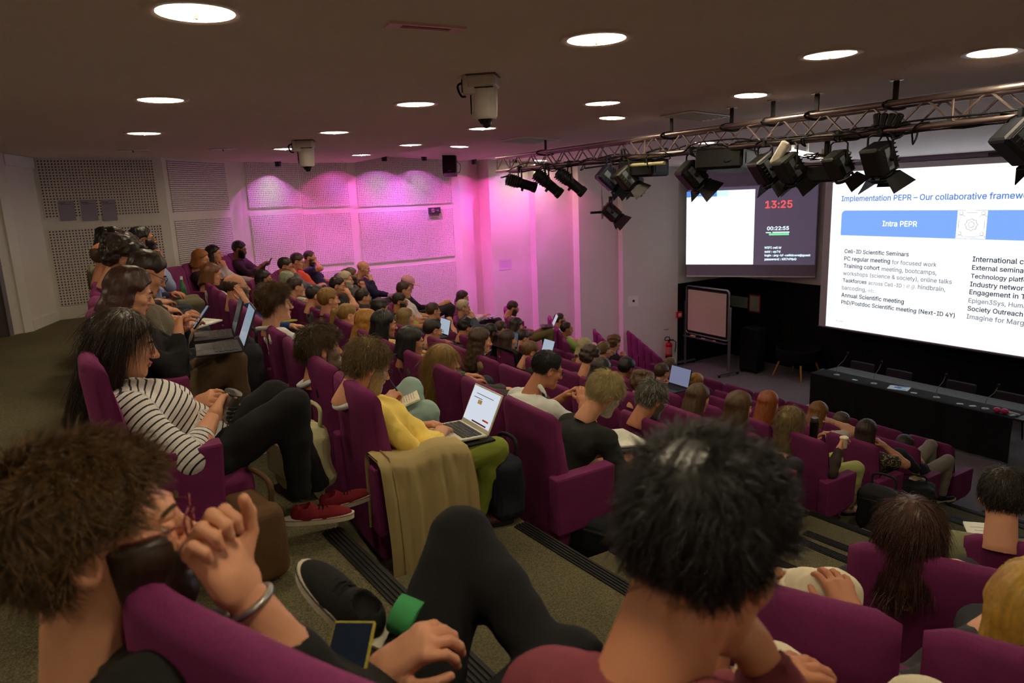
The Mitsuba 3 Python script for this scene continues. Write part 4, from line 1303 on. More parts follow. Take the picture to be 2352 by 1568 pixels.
def hair_mesh(style, fem, q, seed=0, thick=1.0):
    h = (.0058, .0075, .0115)[q]
    lo, hi = [-.135, -.175, -.14], [.135, .135, .190]
    th = {'short': .012, 'crop': .005, 'curly': .030, 'mop': .026, 'side': .016, 'balding': .006, 'pony': .008, 'bun': .008, 'bob': .014, 'long': .014, 'wavy': .018, 'tied': .009}[style] * thick
    hl = HL_HIGH if style in ('crop', 'balding') else HL
    ex = {'bob': (-.13, None), 'long': (-.33, None), 'wavy': (-.30, None)}.get(style)
    if ex: lo[2] = ex[0] - .03
    if style == 'pony': lo[1], lo[2] = -.24, -.24
    if style == 'bun': lo[1] = -.22

    def f(p):
        x, y, z = p.T
        base = head_sdf(p, fem, False, False)
        zb = zline(y, hl)
        s = np.clip((z - zb + .006) / .016, 0, 1); s = s * s * (3 - 2 * s)
        if style == 'balding': s = s * np.clip((.075 - z - .3 * np.maximum(y, -.05)) / .03, 0, 1)
        t = th * (1 + .55 * np.clip((z - .06) / .06, 0, 1) * (style in ('short', 'side', 'mop', 'curly')))
        if style in ('curly', 'mop', 'wavy'):
            t = t * (.55 + .9 * meshkit.noise(p * (34 if style == 'curly' else 22) + seed))
        d = base - (-.014 + s * (t + .014))
        if ex:
            zbot = ex[0]
            wd = 1.0 + (.16 if style == 'wavy' else .06) * np.clip(-z / .2, 0, 1)
            sh = ell(np.stack([x / wd, y, z], 1), (0, -.030, .02), (.094, .098, .104))
            col = np.maximum(np.hypot(x / wd / .094, (y + .034) / (.088 + .02 * np.clip(-z / .2, 0, 1))) - 1, 0 * z - 9) * .088
            body = np.where(z > .02, sh, col)
            body = np.maximum(body, zbot + .02 * np.cos(x * 30 + seed) - z)
            face = np.maximum(np.maximum(y - .028 - .10 * np.clip(z - .05, 0, 1) * 1.2, -(np.abs(x) - .30)), -9)
            cut = y - (.020 + .9 * np.clip(z - .045, 0, .06))
            body = np.maximum(body, cut)
            inner = ell(p, (0, -.005, -.14), (.058, .07, .12))
            body = np.maximum(body, -inner)
            if style == 'wavy': body = body - .010 * (meshkit.noise(p * [26, 26, 34] + seed) - .5)
            d = smin(d, body, .012)
        if style == 'pony':
            e = cone(p, (0, -.105, .045), (0, -.15, .02), .022, .026)
            e = smin(e, cone(p, (0, -.15, .02), (.01, -.165, -.17), .030, .014), .02)
            d = smin(d, e, .012)
        if style == 'bun':
            d = smin(d, ell(p, (0, -.118, .065), (.05, .042, .046)) - .006 * meshkit.noise(p * 60 + seed), .01)
        return d
    m = nets(f, lo, hi, h)
    v = m.vertices.copy(); n = m.vertex_normals
    a = np.arctan2(v[:, 0], v[:, 1] + .03)
    amp = {'short': .0045, 'crop': .0015, 'side': .005, 'mop': .006, 'curly': .004}.get(style, .0035)
    crown = np.linalg.norm(v - [0, -.06, .115], axis=1)
    st = meshkit.noise(np.stack([a * 16 + seed, crown * 14, v[:, 2] * 9], 1), seed)
    m.vertices = v + n * ((st - .45) * amp * 2)[:, None]
    return m


def hair_color(m, rgb, seed=0, streak=.5, root=None):
    v = m.vertices
    a = np.arctan2(v[:, 0], v[:, 1] + .03); crown = np.linalg.norm(v - [0, -.06, .115], axis=1)
    s = meshkit.noise(np.stack([a * 30 + seed, crown * 10, v[:, 2] * 7], 1), seed + 3) * .6 + .4 * meshkit.noise(v * 160, seed + 5)
    c = lin(rgb)[None] * (1 - streak + 2 * streak * s[:, None])
    return np.clip(c, 0.002, 1)


scene['hair'] = {'type': 'twosided', 'bsdf': {'type': 'principled', 'base_color': {'type': 'mesh_attribute', 'name': 'vertex_color'}, 'roughness': .42, 'specular': .45}}
scene['skin_mixed'] = {'type': 'twosided', 'bsdf': {'type': 'principled', 'base_color': {'type': 'mesh_attribute', 'name': 'vertex_color'}, 'roughness': .5, 'specular': .4}}


def strands(mesh, rgb, count, length, seed=0, width=.0011, lift=.25, whorl=(0, -.06, .12), droop=.2, sel=None, gray=0.0, curl=0.0):
    """Many fine tapering strands lying along a hair mesh, as one mesh with its vertex colours."""
    r = np.random.default_rng(seed)
    pts, fi = trimesh.sample.sample_surface(mesh, count * 3, seed=seed)
    nrm = mesh.face_normals[fi]
    ok = head_sdf(pts, False, False, False) > .003
    if sel is not None: ok &= sel(pts)
    pts, nrm = pts[ok][:count], nrm[ok][:count]
    n = len(pts)
    fl = pts - np.asarray(whorl); fl += np.cross(fl, [0, 0, 1]) * .35
    fl -= nrm * (fl * nrm).sum(1)[:, None]; fl /= np.linalg.norm(fl, axis=1)[:, None] + 1e-6
    fl += r.normal(0, .22, (n, 3)); fl[:, 2] -= droop
    fl -= nrm * np.minimum((fl * nrm).sum(1), 0)[:, None]; fl /= np.linalg.norm(fl, axis=1)[:, None]
    L = length * r.uniform(.55, 1.25, n)
    K_ = 5
    side = np.cross(fl, nrm); side /= np.linalg.norm(side, axis=1)[:, None] + 1e-6
    P = []
    for k in range(K_):
        t = k / (K_ - 1)
        P.append(pts - nrm * .002 + fl * (L * t)[:, None] + nrm * (L * lift * (t - .9 * t * t))[:, None] + [0, 0, 0] - np.array([0, 0, 1]) * (L * droop * t * t * .5)[:, None] + side * (curl * np.sin(t * 6 + r.uniform(0, 6, n)))[:, None])
    P = np.stack(P, 1)
    w = width * np.array([1, 1, .9, .7, .25])
    v = np.stack([P + side[:, None] * w[None, :, None], P - side[:, None] * w[None, :, None], P + nrm[:, None] * w[None, :, None] * .9], 2).reshape(-1, 3)
    b = np.arange(n)[:, None] * K_ * 3; f = []
    for k in range(K_ - 1):
        for a_, b_ in ((0, 1), (1, 2), (2, 0)):
            o, p_ = k * 3, (k + 1) * 3
            f += [np.stack([b[:, 0] + o + a_, b[:, 0] + o + b_, b[:, 0] + p_ + b_], 1), np.stack([b[:, 0] + o + a_, b[:, 0] + p_ + b_, b[:, 0] + p_ + a_], 1)]
    c = lin(rgb)[None] * r.uniform(.55, 1.6, (n, 1))
    if gray: c = np.where(r.random((n, 1)) < gray, lin((176, 172, 160))[None], c)
    return trimesh.Trimesh(v, np.vstack(f), process=False), np.repeat(np.clip(c, .002, 1), K_ * 3, 0)


_beard = {}


def beard_mesh(q, t=.006):
    def f(p):
        x, y, z = p.T
        base = head_sdf(p, False, False, False)
        top = np.where(np.abs(x) > .045, .012 + 0 * z, -.034 + .55 * np.maximum(np.abs(x) - .012, 0))
        s = np.clip((top - z) / .012, 0, 1) * np.clip((y - .0) / .02, 0, 1)
        s *= 1 - np.exp(-((x / .022) ** 2 + ((z + .062) / .009) ** 2) ** 2)
        return base - (-.008 + s * (t + .008))
    if (q, t) not in _beard: _beard[q, t] = nets(f, (-.09, -.02, -.14), (.09, .125, .03), (.0048, .0065, .0105)[q])
    return _beard[q, t]


def glasses_mesh(round_=False):
    ms = []
    for s in (-1, 1):
        a = np.linspace(0, 2 * np.pi, 20, endpoint=False)
        rx, rz = (.022, .021) if round_ else (.025, .017)
        e = .7
        ms.append(tube([(s * .033 + rx * np.sign(math.cos(t)) * abs(math.cos(t)) ** e, .108 - .2 * abs(rx * math.cos(t)) * (s * math.cos(t) > 0), .004 + rz * np.sign(math.sin(t)) * abs(math.sin(t)) ** e) for t in a], .0016, 5, True))
        ms.append(tube(bez([(s * .058, .104, .010), (s * .080, .06, .012), (s * .083, .0, .012), (s * .080, -.025, -.008)], 4), .0015, 5))
    ms.append(tube([(-.010, .110, .008), (0, .113, .011), (.010, .110, .008)], .0016, 5))
    return cat(*ms)


GL = {r: mikit.ply(glasses_mesh(r), smooth=True) for r in (False, True)}
EYE = mikit.ply(trimesh.creation.icosphere(2, .0112), smooth=True)
LID = mikit.ply(nets(lambda p: np.maximum(np.linalg.norm(p, axis=1) - .0128, -(p[:, 2] - .0015 + .25 * p[:, 1])), (-.016, -.016, -.01), (.016, .016, .016), .0022), smooth=True)
IRIS = mikit.ply(trimesh.creation.icosphere(2, .0066), smooth=True)
BROW = mikit.ply(cat(*[tube(bez([(s * .014, .095, .026), (s * .030, .0945, .031), (s * .047, .081, .026)], 4), [.0032] * 4 + [.003] * 4 + [.0018], 6) for s in (-1, 1)]), smooth=True)
LIPS = mikit.ply(cat(*[moved(trimesh.creation.icosphere(2, 1), mx(0, y, z) @ np.diag([.0215, .0085, r, 1])) for y, z, r in ((.0945, -.0565, .0048), (.0915, -.0665, .0058))]), smooth=True)


def rot_from(yaw, pitch, roll):
    """Head turned by yaw (to its left), bent down by pitch, tilted to its right by roll; degrees."""
    return mx(rz=math.radians(yaw)) @ mx(rx=-math.radians(pitch)) @ mx(ry=math.radians(roll))


def ik(a, c, l1, l2, pole):
    d = c - a; L = np.linalg.norm(d)
    L2 = min(L, (l1 + l2) * .995); c = a + d / L * L2
    x = (l1 * l1 - l2 * l2 + L2 * L2) / (2 * L2); h = math.sqrt(max(l1 * l1 - x * x, 1e-6))
    u = d / L; w = np.asarray(pole, float) - u * (u @ np.asarray(pole, float)); w /= np.linalg.norm(w) + 1e-9
    return a + u * x + w * h, c


def uni(*ms):
    """One mesh of several: a boolean union where it works, else the pieces together."""
    try:
        out = None
        for m in ms:
            k = mfd(m.vertices, m.faces)
            if k.status() != m3.Error.NoError or k.is_empty(): raise ValueError
            out = k if out is None else out + k
        r = tm(out)
        if len(r.faces) < 50: raise ValueError
        return r
    except Exception:
        return cat(*ms)


def seg_field(prims, k):
    def f(p):
        d = None
        for a, b, ra, rb in prims:
            e = cone(p, a, b, ra, rb)
            d = e if d is None else smin(d, e, k)
        return d
    return f


def bounds(prims, pad):
    P = np.array([q for a, b, ra, rb in prims for q in (np.asarray(a) - ra, np.asarray(a) + ra, np.asarray(b) - rb, np.asarray(b) + rb)])
    return P.min(0) - pad, P.max(0) + pad


def folds(m, amp, seed, sc=13):
    v = m.vertices; n = m.vertex_normals
    s = meshkit.noise(v * [sc, sc, sc * 1.7] + seed, seed) + .5 * meshkit.noise(v * [sc * 2.3, sc * 2.3, sc * 3.1] + seed, seed + 1) - .75
    m = m.copy(); m.vertices = v + n * (s * amp)[:, None]
    return m


SKIN = {'pale': (214, 160, 130), 'fair': (204, 146, 114), 'tan': (184, 124, 92), 'brown': (128, 80, 56), 'dark': (78, 48, 36)}


def person(label, M, head, yaw=0, pitch=8, roll=0, fem=False, q=FAR, skin='fair', hair=('short', (60, 42, 28)), shirt=(60, 60, 70), pants=(50, 52, 60), shoes=(40, 38, 36), sleeve='long',
           lh=None, rh=None, lhand='relaxed', rhand='relaxed', lrot=0, rrot=0, knees=None, ankles=None, pelvis=None, glasses=None, beard=None, S=1.03, seed=0, collar=None, lanyard=None, group=None,
           stripes=False, legs=True, hairkw=None, nostrand=False, lpole=None, rpole=None, bare=False, footless=False, hood=False, wide=1.0, fold=.010, strand=None, baldspot=None, bcol=None, spine=0.0):
    """A seated person in the frame of a seat: x to their right, y ahead, z up from the floor. M puts the frame in the hall."""
    r = np.random.default_rng(seed + 11)
    t = thing('person', label, 'person', group)
    hp = np.asarray(head, float); R = rot_from(yaw, pitch, roll)
    hm = np.eye(4); hm[:3, :3] = R[:3, :3] * S; hm[:3, 3] = hp
    Rn = rot_from(yaw * .35, pitch * .45, roll * .5)[:3, :3]
    N = hp + S * (Rn @ np.array([0, -.052, -.178]))
    LT = (.46 if fem else .49) * S
    if pelvis is None:
        pz = .41
        dz = N[2] - pz
        dy = math.sqrt(max(LT * LT - dz * dz, .0))
        if N[1] > .30: Pv = np.array([hp[0] * .4, max(.22, N[1] - dy), pz])
        else: Pv = np.array([hp[0] * .4, min(max(N[1] + dy, .25), .42), pz])
    else: Pv = np.asarray(pelvis, float)
    up = N - Pv; up /= np.linalg.norm(up)
    X = np.array([1.0, 0, 0]); X -= up * (X @ up); X /= np.linalg.norm(X); fw = np.cross(up, X)
    sw = (.165 if fem else .188) * S * wide
    sh = {s: N - up * .068 * S + X * s * sw + fw * .012 for s in (-1, 1)}
    chest = N - up * .17 * S + fw * (.02 - spine); waist = Pv + up * .13 * S + fw * (.02 - spine)
    tors = [(Pv - X * .085 * S, Pv + X * .085 * S, .105 * S, .105 * S), (waist - X * .05 * S, waist + X * .05 * S, .098 * S * wide, .098 * S * wide), (Pv, waist, .11 * S, .105 * S), (waist, chest, .10 * S * wide, .115 * S * wide),
            (chest - X * .07 * S, chest + X * .07 * S, .105 * S * wide, .105 * S * wide), (sh[-1] * .8 + N * .2 - up * .015, sh[1] * .8 + N * .2 - up * .015, .062 * S, .062 * S), (N - up * .07, N - up * .005, .066 * S, .046 * S)]
    if fem:
        tors += [(chest + fw * .055 - X * .07 - up * .03, chest + fw * .065 - X * .065 - up * .05, .06 * S, .06 * S), (chest + fw * .055 + X * .07 - up * .03, chest + fw * .065 + X * .065 - up * .05, .06 * S, .06 * S)]
    tg = {1: rh, -1: lh}; hk = {1: rhand, -1: lhand}; hr = {1: rrot, -1: lrot}; pol = {1: rpole, -1: lpole}
    arms, fore, hands, wr, el = {}, {}, [], {}, {}
    for s in (-1, 1):
        w = tg[s]
        w = np.array([s * (.10 + r.uniform(-.02, .03)) + hp[0] * .4, Pv[1] + .24 + r.uniform(-.03, .04), .57]) if w is None else np.asarray(w, float)
        pole = (s * .8, -.35, -.8) if pol[s] is None else pol[s]
        e, w = ik(sh[s], w, .285 * S, .255 * S, pole)
        wr[s], el[s] = w, e
        arms[s] = [(sh[s], e, .056 * S, .043 * S), (sh[s] * .75 + N * .25 - up * .03, sh[s], .06 * S, .058 * S)]
        fore[s] = [(e, e * .6 + w * .4, .043 * S, .040 * S), (e * .6 + w * .4, w, .040 * S, .027 * S)]
        fd = (w - e) / np.linalg.norm(w - e)
        side = np.array([1.0, 0, 0]) if abs(fd[0]) < .9 else np.array([0, 1.0, 0])
        # palm towards the body's inside and down, turned by hr about the forearm
        z = np.array([0, 0, 1.0]); z -= fd * (z @ fd)
        if np.linalg.norm(z) < .3: z = np.array([0, 1.0, 0]) - fd * fd[1]
        z /= np.linalg.norm(z); x = np.cross(fd, z)
        A = np.eye(4); A[:3, 0], A[:3, 1], A[:3, 2], A[:3, 3] = x, fd, z, w
        A = A @ mx(ry=math.radians(hr[s])) @ np.diag([S, S, S, 1])
        hands.append(moved(hand_mesh(hk[s], s, q), A))
    hip = {s: Pv + X * s * .085 * S - np.array([0, 0, .005]) for s in (-1, 1)}
    kn, an, leg, shin = {}, {}, {}, {}
    for i, s in enumerate((-1, 1)):
        kn[s] = np.array([s * .115 + hp[0] * .3 + r.uniform(-.02, .02), Pv[1] + .43 * S, .46 + r.uniform(-.01, .03)]) if knees is None or knees[i] is None else np.asarray(knees[i], float)
        an[s] = np.array([kn[s][0] * 1.0, kn[s][1] + r.uniform(-.06, .05), .085]) if ankles is None or ankles[i] is None else np.asarray(ankles[i], float)
        leg[s] = [(hip[s], kn[s], .085 * S, .060 * S)]
        shin[s] = [(kn[s], kn[s] * .62 + an[s] * .38, .058 * S, .054 * S), (kn[s] * .62 + an[s] * .38, an[s], .054 * S, .036 * S)]
    h = (.013, .017, .030)[q]
    # the body, one continuous mesh: torso, arms, legs, head and hands
    shrink = [(a, b, ra - .012, rb - .012) for a, b, ra, rb in tors]
    sk = shrink + [x for s in (-1, 1) for x in arms[s] + fore[s]]
    if legs: sk += [x for s in (-1, 1) for x in [(a, b, ra - .008, rb - .008) for a, b, ra, rb in leg[s] + shin[s]]]
    hb = h if q == FINE else h * 1.15
    lo, hi = bounds(sk, 3 * hb)
    hm_m = moved(head_mesh(fem, q), hm)
    body = uni(nets(seg_field(sk, .03), lo, hi, hb), hm_m, *hands)
    part(t, 'body', body, mat(SKIN[skin] if isinstance(skin, str) else skin, .5, spec=.35), smooth=True, to_world=M)
    # clothes
    cl = tors + [x for s in (-1, 1) for x in arms[s]]
    if sleeve == 'long': cl += [x for s in (-1, 1) for x in [(a, b, ra + .002, max(rb, .034 * S)) for a, b, ra, rb in fore[s]]]
    elif sleeve == 'mid': cl += [(el[s], el[s] * .55 + wr[s] * .45, .046 * S, .041 * S) for s in (-1, 1)]
    else:
        cl = tors + [x for s in (-1, 1) for x in ((sh[s], sh[s] * .42 + el[s] * .58, .064 * S, .058 * S), arms[s][1])]
    infl = .007 if q == FAR else .006
    cl = [(a, b, ra + infl, rb + infl) for a, b, ra, rb in cl]
    if hood: cl += [(N - fw * .05 + up * .03 - X * .06, N - fw * .05 + up * .03 + X * .06, .075, .075), (N - fw * .02 - X * .16 - up * .04, N - fw * .02 + X * .16 - up * .04, .075, .075)]
    lo, hi = bounds(cl, 3 * h)
    f0 = seg_field(cl, .035)
    wcut = [(wr[s], (wr[s] - el[s]) / np.linalg.norm(wr[s] - el[s])) for s in (-1, 1)]

    def fshirt(p):
        d = f0(p)
        if sleeve == 'long':
            for w, n in wcut: d = np.maximum(d, np.where(np.linalg.norm(p - w, axis=1) < .09, (p - w) @ n + .012, -1))
        # open neck
        d = np.maximum(d, -(cone(p, N - up * .03 + fw * .004, N + up * .16 + fw * .03, .052 * S, .066 * S)))
        return d
    g = nets(fshirt, lo, hi, h)
    g = folds(g, fold, seed) if q != FAR else folds(g, .008, seed, 9)
    nm = {'long': 'top', 'mid': 'top', 'short': 'shirt'}[sleeve]
    if stripes:
        v = g.vertices; uv = np.zeros((len(v), 2))
        da = {s: np.minimum(cone(v, sh[s], el[s], .05, .05), cone(v, el[s], wr[s], .04, .04)) for s in (-1, 1)}
        dt = seg_field(tors, .02)(v)
        uv[:, 1] = (v - Pv) @ up
        for s in (-1, 1):
            m_ = (da[s] < dt) & (da[s] < da[-s])
            d1 = (el[s] - sh[s]); L1 = np.linalg.norm(d1); d1 /= L1; d2_ = (wr[s] - el[s]); L2_ = np.linalg.norm(d2_); d2_ /= L2_
            a1 = (v - sh[s]) @ d1; a2 = (v - el[s]) @ d2_
            uv[m_, 1] = (np.where(cone(v, sh[s], el[s], .05, .05) < cone(v, el[s], wr[s], .04, .04), a1, L1 + a2) + .5)[m_]
        part(t, nm, g, stripes, smooth=True, to_world=M, uv=uv)
    else:
        part(t, nm, g, shirt if isinstance(shirt, str) else mat(shirt, .9, sheen=.2), smooth=True, to_world=M)
    if legs:
        le = [(Pv - X * .085 * S, Pv + X * .085 * S, .108 * S, .108 * S)] + [x for s in (-1, 1) for x in leg[s] + ([] if bare else shin[s])]
        le = [(a, b, ra + .009, rb + .009) for a, b, ra, rb in le]
        lo, hi = bounds(le, 3 * h)
        fl = seg_field(le, .02)

        def ftr(p):
            d = fl(p)
            for s in (-1, 1):
                n = (an[s] - kn[s]) / np.linalg.norm(an[s] - kn[s])
                d = np.maximum(d, np.where(np.linalg.norm(p - an[s], axis=1) < .12, (p - an[s]) @ n - .01, -1))
            return np.maximum(d, -((Pv + up * .12 - p) @ up))
        g = nets(ftr, lo, hi, h)
        part(t, 'trousers' if not bare else 'shorts', folds(g, .009, seed + 7), pants if isinstance(pants, str) else mat(pants, .9, sheen=.15), smooth=True, to_world=M)
        if not footless:
            for s in (-1, 1):
                d = an[s] - kn[s]; d[2] = 0
                ahead = np.array([s * .25, 1.0, 0]); ahead /= np.linalg.norm(ahead)
                if isinstance(footless, dict): ahead = footless[s]
                b = basis([an[s][0], an[s][1], an[s][2] - .085], np.cross(ahead, [0, 0, 1.0]), z=(0, 0, 1))
                k = part(t, 'shoe', SHOE, mat(shoes, .5), to_world=M @ b)
                put(numbered(k + '__sole'), SOLE, mat((200, 196, 186) if r.random() < .4 else (30, 28, 26), .6), to_world=M @ b)
    # hair, face
    if hair and hair[0] != 'bald':
        hh = hair_mesh(hair[0], fem, q, seed, **(hairkw or {}))
        hc = hair_color(hh, hair[1], seed, .45)
        part(t, 'hair', hh, 'hair', smooth=True, color=hc, to_world=M @ hm)
        if q == FINE and not nostrand:
            kw = dict(count=2600, length=.05, seed=seed, droop=.25)
            kw.update(strand or {})
            sm, sc = strands(hh, hair[1], **kw)
            put(numbered(f'{t}__hair__strands'), sm, 'hair', color=sc, smooth=True, to_world=M @ hm, kind='stuff')
    if beard:
        bm = beard_mesh(q, .007 if q == FINE else .009)
        part(t, 'beard', bm, 'hair', smooth=True, color=hair_color(bm, beard, seed, .5), to_world=M @ hm)
    if glasses:
        part(t, 'glasses', GL[glasses == 'round'], mat(glasses if isinstance(glasses, tuple) else (40, 36, 36), .35), to_world=M @ hm @ mx(0, .003, 0))
    if q != FAR or seed % 2 == 0 or True:
        for s in (-1, 1):
            e = M @ hm @ mx(s * .031, .0790, .0050)
            k = part(t, 'eye', EYE, mat((205, 195, 186), .3), to_world=e)
            if q != FAR: put(k + '__iris', IRIS, mat((58, 42, 32), .2), to_world=e @ mx(0, .0060, -.0022))
            part(t, 'eyelid', LID, mat(SKIN[skin] if isinstance(skin, str) else skin, .5, spec=.35), to_world=e @ mx(rx=-.25))
        part(t, 'eyebrow', BROW, mat(np.array(hair[1] if hair else (70, 50, 40)) * .8, .8), to_world=M @ hm)
        part(t, 'lips', LIPS, mat(np.array(SKIN[skin] if isinstance(skin, str) else skin) * [.82, .62, .62], .5), to_world=M @ hm)
    Rm = np.eye(4); Rm[:3, 0], Rm[:3, 1], Rm[:3, 2], Rm[:3, 3] = X, fw, up, N
    if collar:
        a = np.linspace(-2.6, 2.6, 16)
        c = tube([(.064 * math.sin(u), .0 - .058 * math.cos(u + math.pi) * 1.0 - .012, .022 + .02 * math.cos(u) * -1 - .0) for u in a + math.pi], .0125, 6)
        part(t, 'collar', moved(c, Rm @ np.diag([S, S, S * 1.35, 1])), mat(collar, .8), smooth=True, to_world=M)
    if lanyard:
        c = tube(bez([(-.055, .085, -.13), (-.072, .045, -.03), (-.058, -.035, .035), (0, -.068, .048), (.058, -.035, .035), (.072, .045, -.03), (.055, .085, -.13)], 4), .008, 5)
        part(t, 'lanyard', moved(c, Rm @ np.diag([S, S, S, 1])), mat(lanyard, .7), smooth=True, to_world=M)
    return t, dict(N=N, sh=sh, el=el, wr=wr, Pv=Pv, kn=kn, an=an, up=up, fw=fw, X=X, hm=hm, M=M)


def shoe_meshes():
    up_ = nets(lambda p: np.maximum(smin(ell(p, (0, -.01, .05), (.038, .058, .055)), ell(p, (0, .09, .028), (.043, .105, .036)), .03), .012 - p[:, 2]), (-.07, -.09, -.02), (.07, .22, .12), .011)
    so = trimesh.creation.extrude_polygon(Polygon([(.036 * math.cos(a) + (.008 * math.sin(a) if math.sin(a) > 0 else 0), .06 + .135 * math.sin(a)) for a in np.linspace(0, 2 * np.pi, 24, endpoint=False)]).buffer(.006), .024, engine='earcut')
    return mikit.ply(up_, smooth=True), mikit.ply(so, smooth=40)


SHOE, SOLE = shoe_meshes()


def seat_head(b, k, n, px, x0=0.0):
    """Where the sight line of a head meets the middle plane of a seat."""
    Mi = np.linalg.inv(seat_xf(b, k, n)); o = Mi @ [*CAM, 1]; d = Mi[:3, :3] @ ray(*px); t = (x0 - o[0]) / d[0]
    return (o[:3] + d * t)
# ------------------------------------------------------------------ small belongings
EX = 2.0 ** -exposure


def laptop(M, x, y, z, label, body=(40, 40, 44), lid=(46, 46, 50), scr=(.35, .42, .5), w=.32, open_=1.85, rz=0.0, tilt=0.0, kb=(26, 26, 28), lettering_=False):
    """An open laptop: its screen stands at the far (+y) side and faces the user."""
    t = thing('laptop', label, 'laptop', 'laptops on the laps of the audience')
    d = w * .70
    B = M @ mx(x, y, z, rz=rz) @ mx(rx=tilt)
    part(t, 'base', bx(w, d, .014, .004, c=(0, 0, .007)), mat(body, .4), to_world=B)
    part(t, 'keyboard', cat(*[bx(w * .058, d * .085, .003, .0008, c=(-w * .40 + w * .0665 * i + (j % 2) * .004, d * .36 - j * d * .105, .0155)) for j in range(5) for i in range(13)]), mat(kb, .5), to_world=B, kind='stuff')
    part(t, 'touchpad', bx(w * .32, d * .30, .001, c=(0, -d * .30, .0145)), mat(np.array(body) * .9 + 12, .3), to_world=B)
    S_ = B @ mx(0, d / 2, .010) @ mx(rx=open_ - math.pi / 2 - math.pi / 2 + math.pi / 2)
    # the lid's own frame: z up along the lid, -y its screen side
    S_ = B @ mx(0, d / 2, .010) @ mx(rx=-(open_ - math.pi / 2))
    part(t, 'lid', bx(w, .008, d, .003, c=(0, .004, d / 2)), mat(lid, .4), to_world=S_)
    part(t, 'screen', bx(w * .93, .002, d * .86, c=(0, -.0008, d * .53)), mat((30, 36, 44), .15), to_world=S_, emit=None if scr is None else np.array(scr) * EX)
    if lettering_:
        part(t, 'window', cat(bx(w * .60, .001, d * .012, c=(0, -.0022, d * .80)), bx(w * .3, .001, d * .014, c=(-w * .2, -.0022, d * .70))), mat((60, 60, 66)), to_world=S_)
        part(t, 'button', bx(w * .2, .001, d * .04, c=(w * .28, -.0022, d * .26)), mat((226, 96, 62)), to_world=S_)
        part(t, 'dock', bx(w * .5, .001, d * .035, c=(0.1 * w, -.0022, d * .14)), mat((120, 60, 50)), to_world=S_)
        part(t, 'picture', bx(w * .14, .001, d * .1, c=(-w * .1, -.0022, d * .62)), mat((240, 214, 160)), to_world=S_)
    return t


def book(M, x, y, z, label, w=.21, h=.28, rz=0., tilt=0., m=None, name='notebook', cat_='notebook', lined=True, th=.012):
    t = thing(name, label, cat_)
    B = M @ mx(x, y, z, rz=rz) @ mx(rx=tilt)
    part(t, 'pages', bx(w, h, th, .002), m or paper, to_world=B)
    if lined: part(t, 'writing', cat(*[bx(w * (.7 - .2 * ((i * 5) % 3) / 3), .003, .001, c=(-.01, h * .36 - i * h * .08, th / 2)) for i in range(9)]), mat((150, 150, 160)), to_world=B, kind='stuff')
    return t, B


def phone(M, p, label, rx=.9, rz=0., ry=0., c=(30, 32, 40), scr=(.12, .16, .24)):
    t = thing('smartphone', label, 'phone')
    B = M @ mx(*p, rz=rz) @ mx(rx=rx) @ mx(ry=ry)
    part(t, 'case', bx(.074, .15, .009, .004), mat(c, .35), to_world=B)
    part(t, 'screen', bx(.066, .138, .001, c=(0, 0, .005)), mat((30, 40, 60), .1), to_world=B, emit=None if scr is None else np.array(scr) * EX)
    return t, B


def W_(M, px, D):
    """A pixel and a depth as a point in a seat's frame."""
    return (np.linalg.inv(M) @ [*atd(*px, D), 1])[:3]


def sat(b, k, n, label, px, ymin=.14, **kw):
    """A person in a seat whose head is seen at px."""
    p = seat_head(b, k, n, px)
    if p[1] < ymin:
        Mi = np.linalg.inv(seat_xf(b, k, n)); o = Mi @ [*CAM, 1]; d = Mi[:3, :3] @ ray(*px); p = o[:3] + d * ((ymin - o[1]) / d[1])
        if abs(p[0]) > .14: p = seat_head(b, k, n, px, .14 * np.sign(p[0])); p[1] = max(p[1], .10)
    return person(label, seat_xf(b, k, n), p, group='people in the audience', **kw)


BLK, DKB, BRN, LBR, BLO, GRY, WHT, AUB, RED = (22, 18, 17), (44, 30, 22), (74, 50, 32), (112, 80, 48), (160, 122, 66), (120, 114, 104), (190, 184, 168), (86, 44, 28), (140, 68, 34)
CHIN = dict(rh=(.02, .30, .80), rhand='chin', rpole=(.5, .4, -.8))


def chin(p, s=1):
    """The wrist of a hand that props the chin."""
    return p


# ------------------------------------------------------------------ the back row, seen from its aisle end
M = seat_xf('C', 0, 0)
scene['breton'] = {'type': 'twosided', 'bsdf': {'type': 'principled', 'base_color': mikit.proc(lambda p, n, uv: mikit.mix((.66, .64, .62), (.012, .010, .018), 1 - mikit.smoothstep(.10, .16, dr.abs(uv.y / .0235 - dr.floor(uv.y / .0235) - .5)))), 'roughness': .9, 'sheen': .2}}
jean_black = mat((24, 25, 27), .9, sheen=.2)
t, J = sat('C', 0, 0, 'woman in a black and white striped top holding a metal cup, at the aisle end of the back row', (285, 790), fem=True, q=FINE, skin='fair', hair=('long', (46, 34, 24)), pitch=16, yaw=-6, stripes='breton', sleeve='mid',
    pants=jean_black, rh=(.10, .43, .60), lh=(-.12, .40, .60), rhand='hold', lhand='hold', rrot=-62, lrot=62, knees=((-.11, .70, .58), (.13, .73, .59)), ankles=((-.10, .86, .12), (.13, .72, .20)), footless=True, seed=21, shoes=(120, 34, 44),
    strand=dict(length=.10, count=4200, droop=.75, whorl=(0, -.02, .13), lift=.06, width=.0009), rpole=(1, -.3, -.55), lpole=(-1, -.3, -.55), fold=.007)
ts = t; hm = J['hm']
for s in (-1, 1):
    part(t, 'earring', tube([(s * .080 + .001 * s, -.006 + .014 * math.cos(a), -.052 + .018 * math.sin(a)) for a in np.linspace(0, 6.28, 16, endpoint=False)], .0014, 5, True), mat((190, 150, 80), .3, 'm'), to_world=M @ hm)
